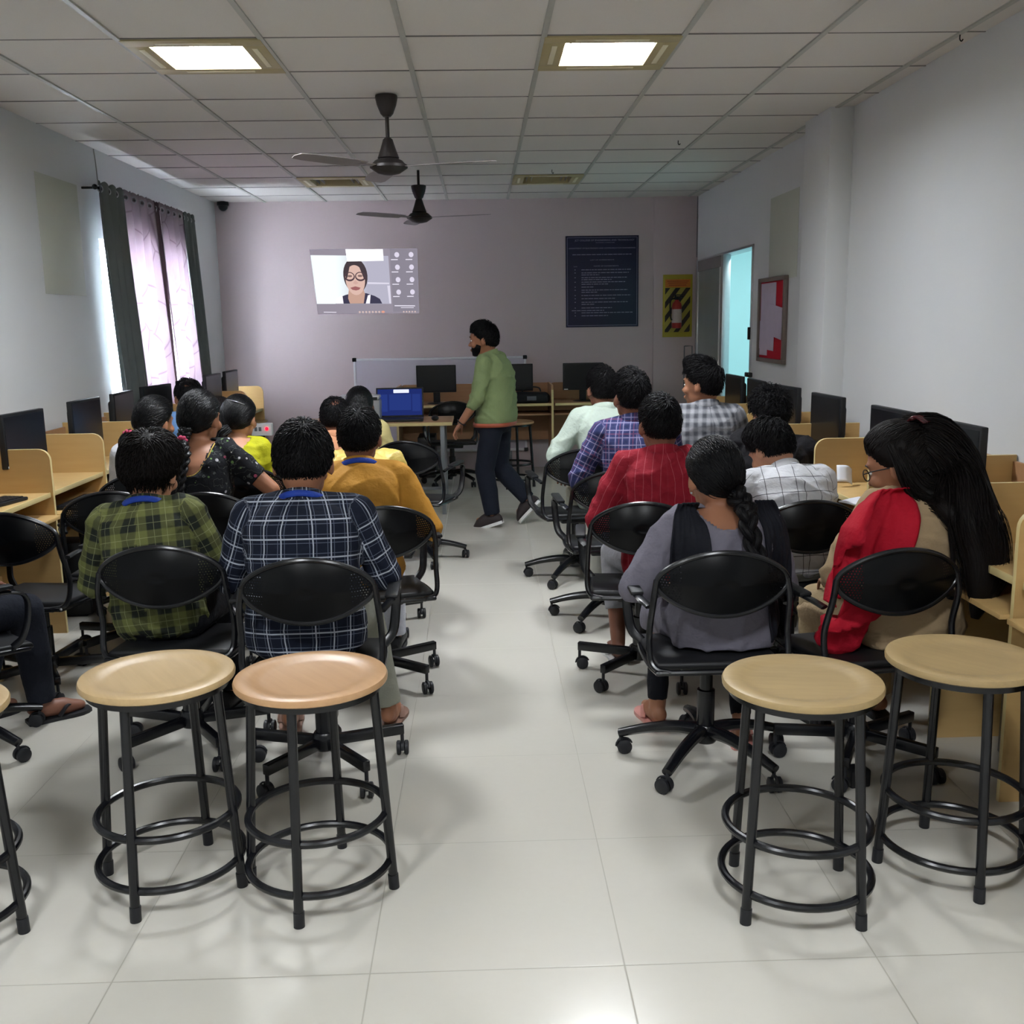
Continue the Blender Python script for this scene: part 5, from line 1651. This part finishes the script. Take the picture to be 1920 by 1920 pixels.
# ---------------------------------------------------------------- window side block
person('person in a navy shirt with white plaid lines, before the pinker stool', (-.605, 3.32), .03, ztop=1.19, hs=1.13, lean=9, width=1.13, girth=1.12, nod=14, skin_='a',
       hair=hs_(top=.012, base=.011, side=.004, len=.028, mess=.3), topmat=navy_plaid(), bottom=KHAKI, lanyard=True, armL='rest', armR='rest', legs={1: (.16, .4, .24, .36)}, shoes='sandal', shoemat=plain('sandal_tan', '#8b6a5a', .6), seed=11, foldamp=0.0066)
person('person in an olive and black checked shirt with a blue lanyard', (-1.165, 3.56), -.04, ztop=1.125, hs=1.08, lean=11, side=-7, width=.98, nod=16, headturn=-8, skin_='c',
       hair=hs_(base=.019, top=.02, side=.018, front=.016, len=.05, toplen=.045, lift=.2, mess=.3, nape=.7, loose=.07), hairmat=HBR, topmat=olive_check(), bottom=DARKTR, lanyard=True, armL='rest', armR='rest', seed=12, foldamp=0.0073)
person('person in a mustard yellow shirt, seated in front of the navy plaid shirt', (-.513, 4.2), .12, ztop=1.165, lean=8, width=1.02, nod=6, headturn=-14, skin_='b',
       hair=hs_(top=.014), topmat=cloth('shirt_mustard', '#b88432', .7), bottom=WHITETR, lanyard=True, armL='lap', armR=((.30, .02, .62), (.20, .27, .6)), seed=13, foldamp=0.0083)
person('person in a pale yellow satin shirt, mostly hidden in front of the mustard shirt', (-.605, 5.0), .05, ztop=1.095, lean=12, nod=22, skin_='b',
       hair=hs_(), topmat=cloth('shirt_satin_yellow', '#c9b05c', .42, spec=.5), bottom=GREYTR, armR='rest', seed=14, foldamp=0.0099)
person('balding person in a peach shirt beside the pale yellow satin shirt', (-.85, 5.8), 0, ztop=1.10, lean=12, nod=12, skin_='b',
       hair=hs_(bald=.45, bald_c=(0, -.45, .85), base=.007, top=.006), topmat=cloth('shirt_peach', '#b98363'), bottom=DARKTR, seed=15)
def pony(tie, path, rad, n=70, band=None):
    def fn(hp, N, T, rng):
        return lock_bundle([hp(p) if len(p) == 3 else p for p in path], rad, n, rng)
    return fn
def bun_tie(info, p, r, mat, name='hair_tie'):
    c = info['hp'](p); mb = MB()
    for k in range(7):
        a = 2 * pi * k / 7; mb.ell((c[0] + r * cos(a), c[1] - .004, c[2] + r * .8 * sin(a)), (.011, .011, .011), 10, 7)
    obj_from(name, mb.verts(), mb.f, mat, info['root'])
person('woman with smooth black hair in a cream top near the laptop table', (-.79, 6.5), 0, ztop=1.115, lean=10, female=True, nod=8, skin_='b',
       hair=hl_(tie=(.02, -.1, -.06), extra=[pony(0, [(.01, -.1, -.03), (.03, -.13, -.1), (.04, -.12, -.2)], [.024, .026, .012])]), hairmat=HS, top='kurta', topmat=cloth('top_cream', '#cdbf85'), bottom=DARKTR, collar=False, shoes='sandal', seed=16)
PINK = cloth('hair_tie_pink', '#a83a58', .6)
def u_cut(hw, depth, front=.06):
    def cut(p):
        r = np.clip(np.abs(p[:, 0]) / hw, 0, 1)
        back = (p[:, 1] < -.015) & (p[:, 2] > -depth + depth * 1.35 * r ** 2.4) & (r < .99)
        return back | ((p[:, 1] >= -.015) & (p[:, 2] > -front) & (r < .6))
    return cut
def neck_piping(info, hw, depth, mat):
    v, f = info['shirt']; T = info['T']; N = info['N']; X, Y, Tn = T.frame(.97)
    bv = BVHTree.FromPolygons([Vector(p) for p in v], f); P = []
    for x in np.linspace(-hw * .98, hw * .98, 26):
        z = -depth + depth * .98 * (abs(x) / hw) ** 2.4
        c = N + X * x + Tn * z - Y * .5
        h = bv.ray_cast(Vector(c), Vector(Y))
        hit = bv.find_nearest(Vector(N + X * x + Tn * z - Y * .1))[0]
        P.append(np.array(hit) - Y * .002)
    P = np.array(P); P[1:-1] = (P[:-2] + P[1:-1] * 2 + P[2:]) / 4
    obj_from('piping', *(lambda m: (m.verts(), m.f))(MB().tube(P, .0028, 6)), mat, info['root'])
def ex7(i):
    bun_tie(i, (.0, -.128, -.1), .018, PINK); neck_piping(i, .115, .17, cloth('piping_gold', '#b39a52'))
person('woman with a thick braid and a black floral blouse cut low at the back', (-1.27, 4.62), -.12, ztop=1.215, lean=10, side=-6, female=True, width=1.06, nod=4, headturn=-14, skin_='a',
       hair=hl_(base=.013, top=.012, tie=(-.02, -.11, -.07), extra=[lambda hp, N, T, rng: braid([hp((-.0, -.1, -.05)), hp((-.0, -.125, -.11)), T.pt(.86, .0, -.145), T.pt(.62, -.025, -.165), T.pt(.4, -.04, -.165)], .024, .012, 7, rng)]), hairmat=HS,
       top='blouse', topmat=floral(), sleeve='short', bottom=cloth('sari_dark', '#2a2a26'), kurta=False, collar=False, neck_cut=u_cut(.115, .17), armR=((.33, .12, .7), (.2, .34, .6)), armL='lap', shoes='sandal', seed=17, extra=ex7)
def ex8(i):
    mb = MB().tube(spline([i['hp'](p) for p in ((-.06, -.03, .083), (-.02, -.075, .083), (.03, -.085, .075), (.065, -.06, .06))], 14), .003, 6)
    obj_from('hair_clip', mb.verts(), mb.f, M_['alu'], i['root'])
person('woman with oiled black hair in a bun tail and a lime green blouse', (-1.32, 5.42), -.05, ztop=1.145, lean=10, female=True, nod=6, headturn=-12, skin_='c',
       hair=hl_(base=.012, tie=(-.0, -.105, -.07), extra=[pony(0, [(-.0, -.1, -.06), (-.03, -.13, -.09), (-.05, -.13, -.15), (-.055, -.12, -.19)], [.022, .032, .028, .012], 90)]), hairmat=HS,
       top='blouse', topmat=cloth('blouse_lime', '#a9a81c', .7), sleeve='short', bottom=cloth('sari_lime', '#8f8f2a'), collar=False, neck_cut=u_cut(.1, .12), shoes='sandal', seed=18, extra=ex8)
person('woman with a pink hair tie in a white top by the desks', (-1.70, 5.12), -.12, ztop=1.16, lean=12, female=True, nod=8, headturn=-20, skin_='a',
       hair=hl_(base=.013, top=.012, front=.012, tie=(-.02, -.11, -.05), extra=[pony(0, [(-.02, -.11, -.06), (-.05, -.14, -.11), (-.07, -.13, -.2)], [.02, .026, .01], 70)]), hairmat=HS,
       top='kurta', topmat=cloth('top_white', '#cfd0d4'), bottom=WHITETR, collar=True, shoes='sandal', seed=19, extra=lambda i: bun_tie(i, (-.035, -.125, -.075), .02, PINK))
person('person in a light blue top with a bare crown by the curtains', (-1.80, 6.5), .5, ztop=1.185, lean=12, nod=26, skin_='a',
       hair=hs_(bald=.6, bald_c=(-.2, -.5, .8), base=.007), topmat=cloth('top_light_blue', '#6d93c4'), bottom=DARKTR, seed=20)
person('person in a pale pink patterned top beyond the lime green blouse', (-1.53, 5.95), .1, ztop=1.10, lean=8, female=True, nod=0, skin_='a',
       hair=hl_(base=.012), hairmat=HBR, top='kurta', topmat=cloth('top_pale_pink', '#b39aa5', var=.35), bottom=DARKTR, collar=False, shoes='sandal', seed=21)
person('person in dark trousers and black sandals, cut off by the picture edge', (-2.06, 3.56), -.75, ztop=1.2, lean=4, nod=5, skin_='b', hair=hs_(), topmat=cloth('shirt_dark', '#24262e'), bottom=cloth('jeans_dark', '#1a1d26'), armL='rest', armR='lap', legs={1: (.1, .40, .07, .44), -1: (.12, .40, .12, .26)}, shoes='sandal', seed=22)

# ---------------------------------------------------------------- door side block
person('person in a pale mint shirt, seated nearest the rear wall on the door side', (.715, 5.9), .06, ztop=1.235, lean=6, nod=4, headturn=14, skin_='b',
       hair=hs_(base=.006, top=.022, front=.02, toplen=.045, lift=.3), topmat=cloth('shirt_mint', '#b3c0b4', .75), bottom=KHAKI, armL=((-.33, .02, .66), (-.22, .26, .56)), armR='rest', seed=31, foldamp=0.0066)
person('person in a blue checked shirt between the mint shirt and the red shirt', (.758, 5.06), .02, ztop=1.25, lean=4, nod=2, headturn=16, skin_='b', width=1.04,
       hair=hs_(base=.008, top=.024, front=.016, toplen=.045, lift=.2, mess=.35, loose=.12), topmat=blue_plaid(), bottom=cloth('trousers_pale', '#a7a79e'), armL=((-.32, .02, .64), (-.2, .27, .6)), armR='rest', seed=32)
person('person in a deep red pinstriped shirt and grey cropped trousers', (.751, 4.2), -.02, ztop=1.195, lean=5, nod=4, headturn=12, skin_='b', width=1.03,
       hair=hs_(base=.007, top=.014, front=.01), topmat=red_stripe(), bottom=GREYTR, armL=((-.3, .0, .62), (-.2, .25, .6)), armR='rest', legs={-1: (.17, .33, .17, .16), 'crop': .62}, shoes='sandal', shoemat=plain('sandal_white', '#c9c9c6', .5), seed=33)
person('tall person in a soft grey checked shirt with swept up hair', (1.2, 5.42), .04, seat=.45, ztop=1.285, lean=3, nod=0, headturn=52, skin_='a',
       hair=hs_(base=.008, top=.022, front=.05, toplen=.06, lift=.3, loose=.12, len=.026, grav=.1, sweep=(0, .8, .4)), topmat=grey_check(), bottom=DARKTR, armL='rest', armR='rest', seed=34, eyes=True)
person('person in a black shirt with curly hair, behind the white windowpane shirt', (1.405, 4.98), -.15, ztop=1.15, side=6, lean=12, nod=18, headturn=26, skin_='a',
       hair=hs_(base=.012, top=.024, side=.008, len=.035, toplen=.03, lift=.3, mess=.9, loose=.2, frizz=.3), topmat=cloth('shirt_black', '#1b1a1d'), bottom=DARKTR, armL='front', armR='front', seed=35)
person('person in a white shirt with thin black windowpane lines, bent over the desk', (1.30, 4.16), .14, ztop=1.075, lean=20, bend=.05, nod=34, headturn=22, skin_='c', width=1.05, girth=1.05,
       hair=hs_(base=.01, top=.024, front=.02, side=.006, len=.035, toplen=.045, lift=.2, mess=.4, loose=.1), topmat=windowpane(), bottom=KHAKI, armL='front', armR='front', seed=36, foldamp=0.0092)
def ex5(i):
    blk = cloth('dupatta_black', '#1a1b22', .8)
    drape(i, 'dupatta', [(-.155, -.085, .895), (-.175, -.07, .84), (-.185, -.065, .75), (-.185, -.065, .66), (-.18, -.07, .56)], blk, seed=1, pleat=.003)
    drape(i, 'dupatta', [(.10, .165, .90), (.12, .215, .82), (.13, .235, .72), (.13, .24, .62), (.13, .24, .5), (.14, .235, .42)], blk, seed=2, pleat=.004)
    e = MB().ell(i['hp']((-.086, -.005, -.055)), (.004, .004, .004), 10, 8); obj_from('earring', e.verts(), e.f, M_['alu'], i['root'])
person('woman in a grey kurta with a black dupatta and a long plait', (.80, 3.32), .0, ztop=1.105, lean=10, hs=1.08, female=True, width=1.08, girth=1.06, nod=14, headturn=10, skin_='a',
       hair=hl_(base=.013, top=.013, side=.008, tie=(.03, -.1, -.1), extra=[lambda hp, N, T, rng: braid([hp((.02, -.095, -.07)), hp((.04, -.125, -.12)), T.pt(.9, .055, -.14), T.pt(.62, .075, -.17), T.pt(.42, .125, -.175), T.pt(.3, .16, -.16)], .03, .018, 5, rng)]), hairmat=HB,
       top='kurta', topmat=cloth('kurta_grey', '#716e79', .9), kurta=True, bottom=cloth('leggings_black', '#15161c'), legs={-1: (.15, .38, .17, .30), 1: (.12, .34, .1, .1), 'fit': .72, 'crop': .93}, collar=False, neck_cut=u_cut(.1, .075), armL=((-.29, -.0, .62), (-.15, .27, .55)), armR='rest',
       shoes='sandal', shoemat=plain('sandal_pink', '#c98a80', .5), seed=37, extra=ex5)
def long_hair(hp, N, T, rng):
    m = lock_bundle([hp((.01, -.03, .09)), hp((.05, -.1, .05)), hp((.075, -.135, -.06)), T.pt(.86, .095, -.175), T.pt(.6, .125, -.195), T.pt(.36, .13, -.2), T.pt(.1, .12, -.19)], [.05, .078, .09, .1, .1, .085, .018], 420, rng, .003, 22, 1.3, .35, .66)
    m.merge(lock_bundle([hp((.0, -.06, .06)), hp((.01, -.1, -.02)), hp((.02, -.115, -.1)), T.pt(.93, .045, -.12), T.pt(.75, .09, -.165), T.pt(.55, .11, -.17)], [.06, .085, .088, .08, .07, .03], 260, rng, .003, 18, 1.3, .35, .6))
    m.merge(lock_bundle([hp((-.05, -.01, .075)), hp((-.09, -.04, .0)), hp((-.082, -.05, -.07)), hp((-.06, -.085, -.13)), T.pt(.84, .03, -.165), T.pt(.65, .07, -.17)], [.03, .035, .045, .055, .05, .02], 200, rng, .0028, 18, 1.3, .35, .7))
    m.merge(lock_bundle([hp((-.03, -.05, .07)), hp((-.02, -.11, .0)), hp((.02, -.13, -.1)), T.pt(.8, .03, -.155), T.pt(.5, .04, -.16), T.pt(.32, .03, -.16)], [.03, .045, .04, .02, .01, .006], 70, rng, .0024, 18, 1.3, .4, .6))
    return m
def ex8r(i):
    s = i['s']
    c = MB()
    for k in range(6):
        a = -.9 + 1.8 * k / 5
        c.tube(spline([i['hp']((.03 * sin(a) + .012, -.055 + .0 * k, .106)), i['hp']((.042 * sin(a) + .012, -.085, .118)), i['hp']((.05 * sin(a) + .012, -.112, .09))], 8), .0042, 6)
    c.tube([i['hp']((-.03, -.08, .114)), i['hp']((.055, -.08, .112))], .006, 8)
    obj_from('claw_clip', c.verts(), c.f, plain('clip_maroon', '#4a1a1e', .2), i['root'])
    g = MB()
    for sg in (-1, 1):
        g.tube([i['hp']((sg * .033 + .024 * cos(a), .1, -.014 + .018 * sin(a))) for a in np.linspace(0, 2 * pi, 20, endpoint=False)], .002, 6, closed=True)
        g.tube([i['hp']((sg * .057, .098, -.008)), i['hp']((sg * .078, .07, -.006)), i['hp']((sg * .083, .0, -.01))], .002, 6)
    g.tube([i['hp']((-.01, .102, -.01)), i['hp']((.01, .102, -.01))], .002, 6)
    obj_from('spectacles', g.verts(), g.f, M_['black_plastic'], i['root'])
    red = cloth('dupatta_red', '#b0152a', .8)
    drape(i, 'dupatta', [(-.13, .0, .935), (-.20, -.005, .89), (-.26, -.03, .82), (-.29, -.065, .73), (-.31, -.10, .63), (-.325, -.15, .58)], red, seed=3, pleat=.004, off=.014)
    tl = MB().tube(spline([(-.235, -.125, .64), (-.26, -.12, .56), (-.285, -.10, .49), (-.32, -.05, .44)], 16), np.linspace(.07, .075, 16), 16, ry=np.linspace(.012, .03, 16), up=(1, 0, 0))
    obj_from('dupatta_end', *(lambda m: (m.verts() + normals(m.verts(), [q if len(q) == 4 else q[:4] for q in m.f]) * folds(m.verts(), 5, .02)[:, None], m.f))(tl), red, i['root'], np.zeros((tl.n, 3)))
person('woman with long open hair, glasses, a beige kurta and red dupatta', (1.42, 3.3), .2, ztop=1.145, hs=1.12, lean=10, female=True, width=1.14, girth=1.15, side=9, nod=20, headturn=38, skin_='a',
       hair=hl_(base=.016, top=.016, side=.01, tie=(.03, -.1, .06), extra=[long_hair]), hairmat=HBR, top='kurta', topmat=cloth('kurta_beige', '#a58f70', .9), kurta=True, bottom=cloth('pyjama_beige', '#9a8768'), collar=False,
       neck_cut=u_cut(.07, .03), armL=((-.27, .02, .62), (-.12, .3, .55)), armR='desk', shoes='sandal', shoemat=M_['rubber'], seed=38, extra=ex8r, eyes=True)

# ---------------------------------------------------------------- the walking man
def exw(i):
    T = i['T']
    b = MB(); rr = []
    for q, g in ((-.13, .016), (-.13, .021), (-.06, .021), (-.06, .016)):
        rr.append(T.loft_rings(g, q, q + .0001, 36)[0])
    b.loft(rr, closed=True); obj_from('belt', b.verts(), b.f, plain('belt_tan', '#a8543a', .5), i['root'])
    sh, E, Wt = i['arms'][-1]
    d = Wt - E; d /= np.linalg.norm(d)
    c = Wt - d * .012; u = np.cross(d, (0, 0, 1)); u /= np.linalg.norm(u); w = np.cross(d, u)
    m = MB().tube([c + .031 * (cos(a) * u + sin(a) * w) for a in np.linspace(0, 2 * pi, 24, endpoint=False)], .004, 8, closed=True, ry=.009, up=d)
    obj_from('wrist_watch', m.verts(), m.f, M_['black_plastic'], i['root'])
wd = dict(H=(0, 0, .80), N=(0, .05, 1.265), legs={
    -1: ((-.08, .0, .78), (-.085, .07, .43), (-.08, .015, .085), (-.085, .17, .03)),
    1: ((.08, -.0, .78), (.085, .02, .43), (.085, -.21, .185), (.085, -.10, .065))})
person('walking man in a light green shirt, dark jeans and sneakers', (.105, 7.5), radians(68), ztop=1.5, lean=5, nod=4, headturn=12, width=.98, girth=1.08, skin_='a', stand=wd,
       hair=hs_(base=.01, top=.014, len=.03), topmat=cloth('shirt_green', '#7f8f64', .8), sleeve='rolled', bottom=DENIM, legs=dict(fit=1.12), untuck=False, armL=((-.23, .06, .93), (-.24, .2, .76)), armR=((.23, -.02, .93), (.24, .1, .72)),
       shoes='shoe', shoemat=plain('sneaker_brown', '#2c2324', .7), seed=41, extra=exw, eyes=True, beard=True)
